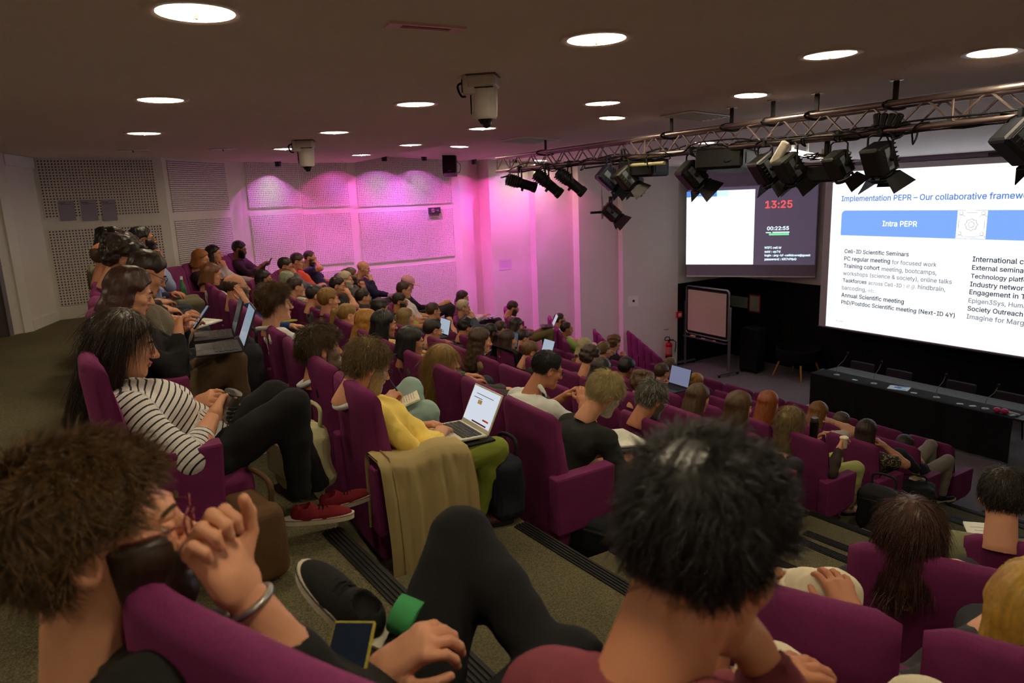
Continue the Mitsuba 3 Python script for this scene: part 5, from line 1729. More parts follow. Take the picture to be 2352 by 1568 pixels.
part(t, 'bracelet', moved(tube([(.034 * math.cos(a), 0, .034 * math.sin(a)) for a in np.linspace(0, 6.28, 18, endpoint=False)], .008, 6, True), basis(J['wr'][-1] * .88 + J['el'][-1] * .12, np.cross([0, 0, 1.0], J['wr'][-1] - J['el'][-1]), y=J['wr'][-1] - J['el'][-1])), mat((92, 44, 26), .5), smooth=True, to_world=M)
t = thing('metal_cup', 'ribbed metal cup held in both hands by the woman in the striped top', 'cup')
pc = np.array([.0, .49, .585])
part(t, 'body', lathe([(.001, -.07), (.033, -.07), (.036, -.05), (.034, -.045), (.037, -.03), (.035, -.025), (.038, -.01), (.036, -.005), (.039, .01), (.037, .015), (.040, .03), (.038, .035), (.040, .06), (.036, .075), (.001, .075)], 28), mat((170, 170, 168), .22, 'm'), smooth=30, to_world=M @ mx(*pc, rx=-.4, ry=.25))
part(t, 'lid', lathe([(.001, .075), (.034, .075), (.036, .083), (.001, .09)], 24), mat((60, 58, 56), .35), smooth=30, to_world=M @ mx(*pc, rx=-.4, ry=.25))


def sneaker(M, ankle, ahead, up, label, upper, group=None, host=None):
    """A canvas sneaker as two parts of its wearer: upper and pale sole."""
    b = basis(ankle, np.cross(ahead, up), z=up)
    b[:3, 3] = np.asarray(ankle) - b[:3, 2] * .085
    m = nets(lambda p: np.maximum(np.maximum(smin(ell(p, (0, -.005, .045), (.037, .055, .050)), ell(p, (0, .085, .026), (.043, .115, .036)), .03), .016 - p[:, 2]), -cone(p, (0, -.01, .075), (0, -.01, .2), .030)), (-.07, -.09, -.02), (.07, .23, .12), .005)
    k = part(host, 'sneaker', m, mat(upper, .85), smooth=True, to_world=M @ b, label=label)
    so = Polygon([((.037 + .008 * max(0, math.sin(a))) * math.cos(a), .06 + .145 * math.sin(a)) for a in np.linspace(0, 2 * np.pi, 32, endpoint=False)]).buffer(.005)
    put(numbered(k + '__sole'), trimesh.creation.extrude_polygon(so, .027, engine='earcut'), mat((206, 198, 180), .6), smooth=40, to_world=M @ b)
    st = tube([(x, y, .021) for x, y in np.array(so.buffer(.0012).exterior.coords)[:-1:2]], .0012, 4, True)
    put(numbered(k + '__stripe'), st, mat((120, 40, 44) if upper[0] > 90 else (30, 30, 30), .6), to_world=M @ b)
    la = cat(*[tube(bez([(-.022, .055 + .016 * i, .060 - .004 * i), (0, .062 + .016 * i, .071 - .005 * i), (.022, .055 + .016 * i, .060 - .004 * i)], 4), .0032, 5) for i in range(5)])
    put(numbered(k + '__laces'), la, mat((26, 24, 26), .8), to_world=M @ b)
    return k


sneaker(M, (.135, .735, .155), np.array([.12, .95, -.12]), np.array([.0, .1, 1.0]), 'dark red canvas sneaker with a pale sole and black laces', (122, 32, 42), host=ts)
sneaker(M, (-.08, .90, .088), np.array([-.1, 1, 0]), np.array([0, 0, 1.0]), 'dark red canvas sneaker with a pale sole and black laces', (122, 32, 42), host=ts)

M = seat_xf('C', 0, 2)
t, J = sat('C', 0, 2, 'woman with long auburn brown hair in a black cardigan looking at her phone, laptop on her lap', (300, 672), fem=True, q=MID, hair=('wavy', (58, 34, 26)), pitch=22, shirt=(26, 27, 30), pants=(96, 78, 56), skin='fair', seed=22,
    rh=(.07, .42, .74), lh=(-.06, .46, .76), rhand='hold', lhand='hold', rrot=-60, lrot=60, knees=((-.13, .66, .56), (.09, .68, .55)))
phone(M, (0, .55, .81), 'dark smartphone in the hands of the woman in the black cardigan', rx=.9)
laptop(M, .16, .60, .645, 'open black laptop on the tights of the woman in the black cardigan, its screen pale blue and orange', w=.33, open_=1.95, scr=(.20, .27, .34), rz=-.08)
M = seat_xf('C', 0, 3)
sat('C', 0, 3, 'person with glasses bent over a laptop behind the woman with the phone', (338, 628), q=FAR, hair=('short', DKB), pitch=32, glasses=True, shirt=(120, 112, 96), seed=23, rh=(.08, .52, .66), lh=(-.1, .5, .66), rhand='type', lhand='type')
laptop(M, .05, .66, .60, 'open dark laptop with a hand on its keys, further back in the back row', w=.33, open_=1.9, scr=(.03, .035, .04), rz=-.1)
sat('C', 0, 4, 'person with a big mass of dark curly hair in the back row', (284, 597), q=FAR, hair=('curly', (40, 28, 22)), hairkw=dict(thick=1.25), shirt=(40, 40, 46), seed=24, pitch=20)
book(seat_xf('C', 0, 4), .06, .62, .60, 'white notepad on the lap of the person with dark curly hair', rz=.5, tilt=.1)
sat('C', 0, 5, 'balding person whose scalp shines orange in the back row', (250, 594), q=FAR, hair=('balding', (60, 44, 32)), shirt=(60, 50, 50), seed=25, skin='tan')
sat('C', 0, 6, 'person with thick black hair in the back row before the dark perforated wall', (262, 567), q=FAR, hair=('mop', BLK), shirt=(50, 44, 48), seed=26)
sat('C', 0, 7, 'person with dark tied hair behind the man in the pale blue shirt', (299, 569), fem=True, q=FAR, hair=('bun', BLK), shirt=(40, 36, 40), seed=27)
sat('C', 0, 8, 'man with glasses in a pale blue shirt resting his hand on his chin at the far end of the back row', (329, 552), q=MID, hair=('short', BLK), beard=(36, 28, 24), glasses=(30, 26, 30), shirt=(140, 150, 186), collar=(132, 142, 178), lanyard=(20, 20, 24), pants=(108, 104, 82), skin='tan', pitch=-4, seed=28,
    rh=(.06, .55, .90), rhand='chin', rrot=170, rpole=(.4, .3, -1))
t = thing('water_bottle', 'green glass water bottle with a white cap at the far end of the back row', 'bottle')
b = mx(*atz(424, 695, floor_z(0) + .42))
part(t, 'bottle', lathe([(.001, 0), (.036, 0), (.038, .02), (.038, .14), (.030, .18), (.014, .23), (.013, .26), (.001, .26)], 24), mat((58, 104, 72), .15), smooth=40, to_world=b)
part(t, 'cap', lathe([(.015, .25), (.015, .285), (.001, .285)], 16), mat((214, 214, 206), .5), to_world=b)
t = thing('folding_shelf', 'small dark folding shelf carrying the green bottle', 'shelf')
put(t, moved(cat(bx(.3, .25, .02, .004, c=(0, 0, -.012)), bx(.04, .04, .40, c=(0, 0, -.22))), b), black_plastic)

# ------------------------------------------------------------------ second row
M = seat_xf('C', 1, 0)
t, J = sat('C', 1, 0, 'man in a yellow sweater and green trousers typing on a silver laptop', (845, 842), q=FINE, hair=('short', (104, 84, 52)), skin='fair', pitch=24, yaw=-2, shirt=(236, 208, 104), collar=(232, 232, 228), lanyard=(22, 22, 24), pants=(124, 138, 54), glasses=(26, 24, 28), shoes=(66, 24, 22),
    rh=(.07, .46, .545), lh=(-.13, .43, .545), rhand='type', lhand='type', knees=((-.14, .72, .44), (.13, .76, .42)), ankles=((-.13, .66, .085), (.12, .64, .085)), seed=31, beard=(150, 130, 104), fold=.014, strand=dict(count=5200, length=.045, width=.0009), rpole=(1, -.5, -.5))
laptop(M, -.02, .60, .505, 'silver laptop with a bright web page on the lap of the man in the yellow sweater', body=(196, 192, 176), lid=(206, 204, 180), scr=(.62, .68, .76), w=.325, open_=2.0, tilt=-.03, lettering_=True)
t, B = book(M, .0, .62, .488, 'dark folder under the silver laptop', w=.34, h=.25, m=mat((30, 30, 34), .7), name='folder', cat_='folder', lined=False)

M = seat_xf('C', 1, 1)
sat('C', 1, 1, 'man in a navy jacket with a hand on his cheek, writing in a notebook', (722, 805), q=FINE, hair=('mop', (74, 58, 38)), hairkw=dict(thick=.75), skin='fair', pitch=2, shirt=(28, 32, 46), collar=(222, 224, 228), lanyard=(20, 20, 22), pants=(150, 176, 168), beard=(120, 104, 88), seed=32,
    rh=(.08, .40, .60), rhand='chin', lh=(-.05, .30, .83), lhand='chin', lrot=190, knees=((-.10, .62, .60), (.12, .63, .50)), ankles=((.1, .66, .1), (.13, .66, .085)), strand=dict(count=4200, length=.05, width=.0010))
t, B = book(M, .02, .52, .565, 'open notebook on the knee of the man in the navy jacket', w=.24, h=.2, m=mat((226, 222, 196), .8), rz=-.3, tilt=.35)
t = thing('pen', 'pen in the hand of the man in the navy jacket', 'pen')
put(t, cyl((.05, .48, .64), (.07, .42, .74), .005), mat((60, 60, 80), .4), to_world=M)
sat('C', 1, 3, 'young man with glasses and curly brown hair in a white shirt', (628, 700), q=FINE, hair=('mop', (78, 52, 30)), hairkw=dict(thick=1.0), skin='pale', pitch=2, shirt=(206, 204, 200), collar=(206, 206, 200), glasses=(60, 44, 34), pants=(46, 46, 50), seed=33, strand=dict(count=3600, length=.045, curl=.008))
sat('C', 1, 6, 'bald man in a blue shirt holding his neck', (529, 661), q=MID, hair=('balding', (70, 52, 38)), skin='fair', pitch=2, shirt=(46, 66, 132), seed=34, rh=(.20, .12, .90), rhand='flat', rpole=(.9, .5, -.5), beard=(100, 80, 66), hairkw=dict(thick=.4))
t = thing('cap', 'olive green cap lying on a seat beside the young man in the white shirt', 'cap')
put(t, nets(lambda p: np.maximum(smin(ell(p, (0, 0, .0), (.09, .10, .06)), ell(p, (0, .12, 0), (.07, .09, .012)), .02), -p[:, 2]), (-.12, -.13, -.02), (.12, .24, .1), .012), mat((120, 122, 40), .85), smooth=True, to_world=seat_xf('C', 1, 4) @ mx(.05, .14, .86, rz=-.6))
sat('C', 1, 9, 'woman with a brown bob and glasses at the far end of the second row', (487, 630), fem=True, q=FAR, hair=('bob', (104, 66, 34)), glasses=True, shirt=(196, 192, 184), seed=35, pitch=14, rh=(.05, .32, .86), rhand='chin')
sat('L', 0, 1, 'woman with blond shoulder hair and glasses in a dark top by the striped wall', (462, 595), fem=True, q=FAR, hair=('bob', (150, 92, 44)), glasses=True, shirt=(44, 28, 34), seed=36, pitch=16)
sat('L', 0, 2, 'woman with long dark hair in a pale top by the striped wall', (492, 584), fem=True, q=FAR, hair=('long', (34, 22, 20)), shirt=(190, 170, 176), seed=37, pitch=4, rh=(.06, .32, .80), rhand='chin')
sat('L', 0, 4, 'man in a dark plum shirt looking at a phone before the magenta wall', (550, 573), q=FAR, hair=('short', BLK), skin='brown', beard=BLK, shirt=(56, 28, 42), pitch=16, seed=38, rh=(.12, .52, .70), lh=(-.05, .52, .70), rhand='hold', lhand='hold', sleeve='mid')
phone(seat_xf('L', 0, 4), (.04, .62, .74), 'phone in the hands of the man in the dark plum shirt', rx=1.0)

# ------------------------------------------------------------------ third row
M = seat_xf('C', 2, 0)
sat('C', 2, 0, 'man with short ash blond hair in a black sweater bending over a white folder', (1390, 905), q=FINE, hair=('short', (168, 152, 104)), skin='fair', pitch=34, yaw=-4, shirt=(34, 37, 35), pants=(36, 34, 34), glasses=(70, 60, 90), beard=(170, 158, 136), seed=41, rh=(.10, .64, .47), lh=(-.06, .80, .42), rhand='relaxed',
    knees=((-.12, .74, .47), (.13, .76, .45)), ankles=((-.12, .72, .085), (.13, .72, .085)), spine=.05, strand=dict(count=5200, length=.05, width=.0010), rpole=(1, -.6, -.3), fold=.012)
t, B = book(M, -.03, .74, .535, 'white folder on the knees of the man in the black sweater', w=.34, h=.30, rz=-.10, tilt=-.1, m=mat((226, 226, 212), .5), name='folder', cat_='folder', lined=False)
part(t, 'mark', cat(*[bx(.05, .003, .001, c=(-.03, .01 - .012 * i, .007)) for i in range(4)]), mat((150, 150, 140)), to_world=B, kind='stuff')
book(M, -.0, .76, .518, 'black tray under the white folder', w=.37, h=.30, rz=-.10, tilt=-.1, m=mat((28, 28, 30), .5), name='tray', cat_='tray', lined=False)
sat('C', 2, 1, 'man with short black hair and glasses in a white polo shirt leaning forward', (1258, 848), q=FINE, hair=('crop', (26, 24, 20)), hairkw=dict(thick=1.8), skin='tan', pitch=24, yaw=-12, shirt=(206, 210, 204), collar=(214, 218, 212), sleeve='short', lanyard=(20, 20, 22), glasses=(20, 20, 22), pants=(176, 188, 180), seed=42,
    rh=(.10, .80, .66), lh=(-.1, .80, .66), spine=.05, strand=dict(count=4600, length=.022, width=.0009, lift=.5), wide=1.12, fold=.012)
M = seat_xf('C', 2, 2)
sat('C', 2, 2, 'woman with long straight blond hair and a stack of papers on her lap', (1020, 830), fem=True, q=FINE, hair=('long', (142, 112, 58)), hairkw=dict(thick=.8), skin='pale', pitch=12, yaw=-14, shirt=(66, 66, 62), pants=(70, 70, 66), seed=43, strand=dict(count=4200, length=.13, droop=.9, lift=.05, width=.0009, whorl=(0, -.02, .13)))
t, B = book(M, .08, .58, .60, 'stack of white printed papers on the lap of the blond woman', w=.26, h=.42, rz=-.45, tilt=.12, m=mat((232, 232, 230), .8), name='paper_stack', cat_='papers', th=.02)
part(t, 'logo', bx(.09, .03, .001, c=(-.05, -.13, .011)), mat((110, 110, 180)), to_world=B)
t = thing('pen', 'white pen lying on the stack of papers', 'pen')
put(t, cyl((-.03, -.02, .018), (.06, .12, .018), .005), mat((225, 222, 220), .4), to_world=B)
sat('C', 2, 3, 'woman with a black bob, glasses and a pearl earring', (945, 785), fem=True, q=MID, hair=('bob', (20, 18, 19)), skin='tan', glasses=(200, 190, 180), shirt=(84, 88, 76), seed=44, pitch=12, yaw=-6)
sat('C', 2, 4, 'woman with long glossy black hair', (882, 745), fem=True, q=MID, hair=('long', (19, 17, 18)), skin='tan', shirt=(30, 30, 34), seed=45, pitch=10)
sat('C', 2, 5, 'person with wavy golden blond hair in the third row', (844, 741), fem=True, q=FAR, hair=('wavy', (160, 112, 44)), skin='pale', shirt=(214, 190, 110), seed=46, pitch=14, yaw=-10)
sat('C', 2, 6, 'woman with a blond ponytail held by a dark scrunchie', (799, 725), fem=True, q=MID, hair=('pony', (134, 104, 52)), skin='pale', shirt=(200, 180, 100), seed=47, pitch=14)
sat('C', 2, 7, 'young blond man with a lanyard in a grey sweater', (753, 690), q=MID, hair=('side', (128, 92, 42)), skin='fair', shirt=(52, 58, 66), lanyard=(18, 18, 20), seed=48, pitch=2)
sat('C', 2, 8, 'dark haired woman with a hand under her chin in the third row', (712, 681), fem=True, q=FAR, hair=('tied', (38, 32, 28)), skin='fair', shirt=(96, 96, 96), seed=49, pitch=14, rh=(.03, .30, .80), rhand='chin')
sat('C', 2, 10, 'man with short brown hair in a dark shirt with white piping', (680, 660), q=FAR, hair=('short', (58, 42, 30)), shirt=(66, 72, 58), collar=(220, 220, 216), seed=50, pitch=10)
sat('C', 2, 11, 'grey haired person with a green gleam in the hair', (661, 645), q=FAR, hair=('short', (136, 142, 116)), shirt=(60, 58, 64), seed=51, pitch=10, rh=(.04, .34, .84), rhand='fist')
sat('L', 1, 0, 'young woman with long dark hair and a black and white top', (607, 642), fem=True, q=FAR, hair=('long', (28, 22, 20)), skin='tan', shirt=(196, 192, 176), seed=52, pitch=8)
sat('L', 1, 2, 'dark haired man with glasses and a hand before his face, near the pink wall', (656, 612), q=FAR, hair=('short', DKB), skin='tan', glasses=True, shirt=(104, 102, 116), seed=53, pitch=14, rh=(.05, .30, .86), rhand='chin')
sat('L', 1, 3, 'man with glasses in an orange shirt behind a laptop', (684, 601), q=FAR, hair=('short', (60, 40, 30)), skin='fair', glasses=True, shirt=(206, 78, 52), lanyard=(30, 20, 24), sleeve='mid', seed=54, pitch=16, rh=(.10, .52, .58), lh=(-.1, .5, .58), rhand='type', lhand='type')
laptop(seat_xf('L', 1, 3), .08, .66, .54, 'dark laptop before the man in the orange shirt', lid=(62, 48, 60), open_=1.75)
sat('L', 1, 4, 'man with cropped hair in a navy polo resting his brow on his hand, lit pink', (712, 593), q=FAR, hair=('crop', (66, 48, 44)), skin='fair', shirt=(42, 40, 74), sleeve='short', seed=55, pitch=16, rh=(.08, .38, .92), rhand='fist', beard=(80, 60, 54))
laptop(seat_xf('L', 1, 4), .06, .66, .55, 'plum grey laptop before the man in the navy polo', lid=(108, 84, 104), open_=1.75)

# ------------------------------------------------------------------ the left wing
sat('L', 2, 0, 'dark haired man in a black T-shirt with his hand at his nose', (776, 657), q=FAR, hair=('short', (34, 26, 22)), skin='fair', shirt=(28, 29, 33), sleeve='short', seed=56, pitch=10, rh=(.06, .34, .88), rhand='fist', lanyard=(90, 90, 96))
sat('L', 2, 1, 'white haired man seated in front of the bearded one', (794, 644), q=FAR, hair=('side', (184, 170, 140)), skin='fair', beard=(190, 180, 160), shirt=(60, 60, 58), seed=57, pitch=2)
sat('L', 2, 2, 'man with brown grey hair and a beard, hands clasped before his mouth', (807, 634), q=FAR, hair=('short', (96, 76, 58)), skin='tan', beard=(60, 50, 44), shirt=(92, 86, 82), seed=58, pitch=6, rh=(.04, .36, .82), lh=(-.04, .36, .80), rhand='fist', lhand='fist')
sat('L', 2, 3, 'bald man in a navy shirt with a fist at his mouth, laptop on his lap', (835, 617), q=FAR, hair=None, skin='fair', shirt=(38, 34, 66), seed=59, pitch=14, rh=(.07, .42, .86), rhand='fist', pants=(66, 60, 66))
laptop(seat_xf('L', 2, 3), .22, .82, .60, 'plum grey laptop on the lap of the bald man in navy', lid=(112, 86, 108), body=(112, 80, 92), open_=1.95)
sat('L', 3, 0, 'man with glasses in a green T-shirt with a lanyard', (919, 693), q=FAR, hair=('short', (34, 28, 24)), beard=(50, 42, 36), glasses=True, shirt=(142, 158, 76), lanyard=(24, 24, 26), sleeve='short', skin='tan', seed=60, pitch=10)
sat('L', 3, 1, 'man with glasses and brown hair in a white T-shirt', (929, 667), q=FAR, hair=('side', (58, 40, 30)), glasses='round', shirt=(206, 198, 192), sleeve='short', skin='fair', seed=61, pitch=4)
sat('L', 3, 2, 'person in a black sweater slouching under a pink cap, knees raised', (936, 652), q=FAR, hair=('short', DKB), shirt=(34, 32, 40), pants=(40, 38, 44), seed=62, pitch=30, skin='fair', rh=(.16, .5, .60), lh=(.0, .56, .62), knees=((.02, .86, .72), (.22, .92, .66)))
t = thing('cap', 'pale pink cap with a grey visor on the slouching person', 'cap')
put(t, nets(lambda p: smin(np.maximum(ell(p, (0, 0, .02), (.10, .12, .10)), -p[:, 2]), ell(p, (0, .15, .01), (.08, .09, .012)), .02), (-.13, -.15, -.03), (.13, .26, .15), .012), mat((214, 150, 164), .8), smooth=True, to_world=seat_xf('L', 3, 2) @ mx(*(seat_head('L', 3, 2, (936, 652)) + [0, .0, .035]), rx=-.4))
sat('L', 4, 1, 'white haired man in a blue grey sweater with a hand at his chin', (1065, 707), q=FAR, hair=('side', (186, 170, 138)), skin='fair', shirt=(74, 84, 98), seed=63, pitch=8, rh=(.05, .34, .80), rhand='chin')
sat('L', 4, 3, 'person with shoulder length brown hair and a white top at the pink wall', (1063, 683), fem=True, q=FAR, hair=('bob', (64, 36, 32)), shirt=(206, 196, 186), pants=(32, 32, 34), seed=64, pitch=16, rh=(.1, .52, .62))
book(seat_xf('L', 4, 3), .1, .62, .60, 'pale blue lit tablet on the lap of the person with shoulder length brown hair', m=mat((176, 190, 210), .4), rz=-.4, tilt=.2, name='tablet', cat_='tablet', lined=False)
sat('L', 5, 2, 'man with glasses and dark hair in a checked shirt, an open laptop on his knees', (1178, 708), q=FAR, hair=('short', (60, 34, 26)), glasses=True, beard=(70, 46, 36), shirt=(130, 96, 96), pants=(112, 106, 62), skin='fair', seed=65, pitch=22, knees=((-.12, .74, .62), (.14, .8, .62)))
laptop(seat_xf('L', 5, 2), .0, .74, .70, 'laptop with a colourful lid on the knees of the man in the checked shirt', lid=(120, 150, 70), open_=2.0)
sat('L', 6, 2, 'bearded man in a white shirt and pale trousers before the white wall', (1286, 735), q=FAR, hair=('short', (58, 44, 30)), beard=(80, 54, 36), shirt=(216, 206, 200), pants=(214, 196, 170), sleeve='short', skin='fair', seed=66, pitch=0, collar=(216, 208, 200))
sat('L', 6, 1, 'woman with short dark hair in a light green sweater with a badge', (1302, 756), fem=True, q=FAR, hair=('crop', (40, 30, 22)), hairkw=dict(thick=3), shirt=(152, 178, 88), lanyard=(30, 60, 50), skin='tan', seed=67, pitch=6)

# ------------------------------------------------------------------ fourth row and further down
M = seat_xf('C', 3, 0)
sat('C', 3, 0, 'man with dark grey hair and glasses in a slate T-shirt holding a tablet', (1497, 918), q=FINE, hair=('short', (62, 62, 54)), skin='tan', pitch=26, yaw=-4, shirt=(72, 82, 92), glasses=(80, 72, 90), pants=(62, 80, 120), beard=(96, 84, 74), seed=71, rh=(.14, .42, .57), rhand='hold', lh=(-.16, .46, .55), sleeve='mid', strand=dict(count=3800, length=.04, gray=.25))
t = thing('tablet', 'blue grey lit tablet held by the man in the slate T-shirt', 'tablet')
B = M @ mx(.02, .57, .60, rz=-.05) @ mx(rx=.75)
part(t, 'case', bx(.30, .24, .01, .003), mat((22, 22, 24), .4), to_world=B)
part(t, 'screen', bx(.28, .22, .002, c=(0, 0, .0055)), mat((96, 128, 140), .2), to_world=B, emit=np.array((.12, .20, .24)) * EX)
sat('C', 3, 4, 'woman with wavy dark brown hair and a beige scarf', (1096, 784), fem=True, q=MID, hair=('wavy', (60, 42, 26)), hairkw=dict(thick=.9), skin='fair', shirt=(150, 130, 96), seed=72, pitch=10, yaw=-8)
sat('C', 3, 6, 'dark haired woman with glasses looking down at a tablet', (992, 759), fem=True, q=FAR, hair=('tied', (34, 27, 22)), hairkw=dict(thick=1.6), glasses='round', shirt=(60, 54, 50), seed=73, pitch=16)
book(seat_xf('C', 3, 6), .10, .56, .66, 'black tablet before the dark haired woman with glasses', w=.3, h=.22, m=mat((20, 20, 22), .3), tilt=.5, name='tablet', cat_='tablet', lined=False)
sat('C', 3, 8, 'woman with dark blond hair smiling behind a dark laptop screen', (933, 730), fem=True, q=FAR, hair=('bob', (120, 98, 56)), hairkw=dict(thick=1.1), skin='fair', shirt=(90, 90, 84), seed=74, pitch=4)
laptop(seat_xf('C', 3, 8), .05, .56, .66, 'dark laptop before the woman with dark blond hair', open_=1.8)
sat('C', 3, 9, 'dark haired man with glasses, a hand at his mouth, in the middle of the fourth row', (871, 710), q=FAR, hair=('mop', (36, 26, 23)), hairkw=dict(thick=.8), glasses=True, shirt=(196, 160, 120), seed=75, pitch=18, rh=(.05, .32, .80), rhand='chin')
sat('C', 3, 11, 'man with dark receding hair and glasses in a white collared shirt', (834, 684), q=FAR, hair=('short', (44, 32, 26)), glasses=(200, 190, 160), shirt=(206, 200, 194), collar=(216, 212, 206), skin='fair', seed=76, pitch=6)
sat('C', 4, 0, 'woman with loose brown hair and glasses in the fifth row near the aisle', (1699, 935), fem=True, q=MID, hair=('bob', (78, 56, 34)), hairkw=dict(thick=1.2), glasses=True, shirt=(46, 40, 40), seed=77, pitch=8)
sat('C', 4, 1, 'woman with long straight brown hair holding a white sheet', (1604, 915), fem=True, q=MID, hair=('long', (72, 52, 32)), shirt=(84, 70, 60), pants=(80, 100, 140), seed=78, pitch=18)
book(seat_xf('C', 4, 1), .22, .50, .66, 'white sheet beside the woman with long straight brown hair', w=.06, h=.2, tilt=1.2, name='sheet', cat_='paper', lined=False, th=.004)
sat('C', 4, 2, 'person with thick brown hair before the man with the tablet', (1476, 888), q=FAR, hair=('mop', (80, 58, 34)), shirt=(56, 50, 46), seed=79, pitch=18)
sat('C', 4, 3, 'person with smooth dark hair almost hidden behind the ash blond man', (1382, 851), fem=True, q=FAR, hair=('bob', (36, 32, 26)), shirt=(50, 48, 52), seed=80, pitch=20)
sat('C', 4, 4, 'person with dark curly hair and glasses in the fifth row', (1356, 824), q=FAR, hair=('curly', (52, 40, 28)), hairkw=dict(thick=.8), glasses=True, shirt=(70, 66, 60), seed=81, pitch=16)
sat('C', 4, 5, 'woman with light brown hair tied in a bun, turned to her neighbour', (1217, 809), fem=True, q=MID, hair=('tied', (98, 70, 40)), hairkw=dict(thick=1.5), shirt=(60, 56, 56), seed=82, pitch=22, yaw=-12)
sat('C', 4, 6, 'woman with brown shoulder hair, a black leather jacket over her seat', (1167, 781), fem=True, q=MID, hair=('bob', (54, 38, 30)), hairkw=dict(thick=1.1), skin='fair', shirt=(44, 40, 44), seed=83, pitch=8, yaw=-4)
sat('C', 4, 7, 'bearded man with dark skin and a short fade in a pale green top', (1128, 765), q=FAR, hair=('crop', (24, 20, 18)), hairkw=dict(thick=1.8), skin='dark', beard=(20, 16, 15), shirt=(170, 172, 120), seed=84, pitch=14)
sat('C', 4, 8, 'man with black hair before a blue lit laptop', (1070, 753), q=FAR, hair=('mop', (24, 20, 19)), hairkw=dict(thick=.7), skin='tan', shirt=(46, 46, 52), seed=85, pitch=18)
laptop(seat_xf('C', 4, 8), .12, .60, .66, 'dark laptop with a dim blue screen before the black haired man', open_=1.75, scr=(.05, .07, .10))
sat('C', 4, 10, 'man with glasses and brown hair holding a hand to his chin, black bracelet', (996, 715), q=FAR, hair=('short', (66, 44, 28)), glasses=(24, 22, 24), skin='fair', shirt=(44, 46, 54), sleeve='short', seed=86, pitch=2, rh=(.08, .36, .90), rhand='chin', lanyard=(26, 26, 30))
M = seat_xf('C', 5, 0)
sat('C', 5, 0, 'woman with long wavy ash blond hair holding a paper cup, in pale green trousers', (1818, 967), ymin=.13, fem=True, q=FINE, hair=('wavy', (126, 106, 70)), hairkw=dict(thick=1.15), skin='fair', pitch=6, yaw=6, shirt=(60, 48, 46), pants=(170, 174, 108), seed=91, rh=(.20, .36, .74), rhand='hold', rrot=-80, lh=(.0, .30, .76), shoes=(206, 160, 150),
    knees=((-.1, .74, .46), (.12, .75, .44)), ankles=((-.1, .70, .085), (.13, .66, .085)), strand=dict(count=3600, length=.10, droop=.8, lift=.10, curl=.016, width=.0012, whorl=(0, -.02, .13)))
t = thing('paper_cup', 'pale paper cup in the hand of the woman with wavy ash blond hair', 'cup')
part(t, 'cup', lathe([(.001, -.05), (.026, -.05), (.036, .045), (.038, .05), (.034, .05), (.025, -.045)], 20), mat((222, 196, 176), .7), smooth=40, to_world=M @ mx(.19, .44, .785))
part(t, 'lid', lathe([(.001, .058), (.030, .056), (.039, .048), (.039, .042), (.036, .042)], 20), mat((232, 226, 190), .5), smooth=40, to_world=M @ mx(.19, .44, .785))
t = thing('thermos', 'black thermos bottle standing up beside the woman with wavy ash blond hair', 'thermos')
part(t, 'body', lathe([(.001, -.16), (.036, -.16), (.038, -.14), (.038, .10), (.034, .12), (.001, .12)], 20), mat((22, 22, 24), .3), smooth=40, to_world=M @ mx(.0, .27, .85))
part(t, 'lid', lathe([(.034, .12), (.034, .15), (.03, .155), (.001, .155)], 20), mat((130, 128, 124), .3, 'm'), smooth=40, to_world=M @ mx(.0, .27, .85))
sat('C', 5, 1, 'woman with straight red hair', (1766, 927), fem=True, q=MID, hair=('long', (132, 70, 32)), shirt=(60, 50, 46), seed=92, pitch=12)
sat('C', 5, 4, 'black haired man before a pale blue laptop screen', (1440, 847), q=FAR, hair=('short', (20, 19, 20)), hairkw=dict(thick=1.4), skin='brown', shirt=(130, 128, 90), seed=93, pitch=16)
laptop(seat_xf('C', 5, 4), .12, .62, .70, 'laptop with a pale lavender screen before the black haired man', open_=1.8, scr=(.16, .17, .27), w=.36)
sat('C', 5, 6, 'person with pale blond bobbed hair before the woman in light green', (1344, 798), fem=True, q=FAR, hair=('bob', (160, 150, 110)), hairkw=dict(thick=1.1), shirt=(90, 80, 60), seed=94, pitch=14)
sat('C', 5, 8, 'dark haired person low in the sixth row behind the seats', (1200, 777), q=FAR, hair=('short', (50, 40, 34)), shirt=(48, 46, 50), seed=95, pitch=24)
sat('C', 5, 9, 'woman with long dark hair reading something on her lap, a beige cardigan', (1186, 748), fem=True, q=FAR, hair=('long', (48, 32, 26)), shirt=(176, 160, 130), pants=(110, 130, 150), skin='fair', seed=96, pitch=18, rh=(.12, .5, .60))
laptop(seat_xf('C', 5, 9), .14, .62, .60, 'slate laptop on the lap of the woman in the beige cardigan', lid=(64, 68, 84), open_=1.9)
sat('C', 5, 10, 'person with brown hair showing just above a seat in the sixth row', (1150, 756), q=FAR, hair=('short', (70, 52, 34)), shirt=(60, 56, 52), seed=97, pitch=24)
M = seat_xf('C', 6, 0)
pat = lambda p, n, uv: mikit.mix((.03, .026, .02), (.30, .25, .16), mikit.smoothstep(.52, .62, mikit.noise(p.x * 75, p.y * 75, p.z * 75)))
scene['speckled_cloth'] = {'type': 'twosided', 'bsdf': {'type': 'principled', 'base_color': mikit.proc(pat), 'roughness': .9}}
t, J = sat('C', 6, 0, 'woman with dark shoulder hair in a speckled top leaning on her fist, legs crossed', (1991, 992), fem=True, q=MID, hair=('bob', (50, 38, 30)), hairkw=dict(thick=1.3), skin='fair', pitch=8, yaw=8, shirt='speckled_cloth', sleeve='short', pants=(44, 46, 52), seed=101, rh=(.10, .46, .76), rhand='fist', rpole=(.9, -.1, -.9), lh=(-.05, .5, .55),
    knees=((-.1, .70, .46), (.10, .74, .60)), ankles=((-.1, .70, .085), (.15, 1.0, .38)), footless=True)
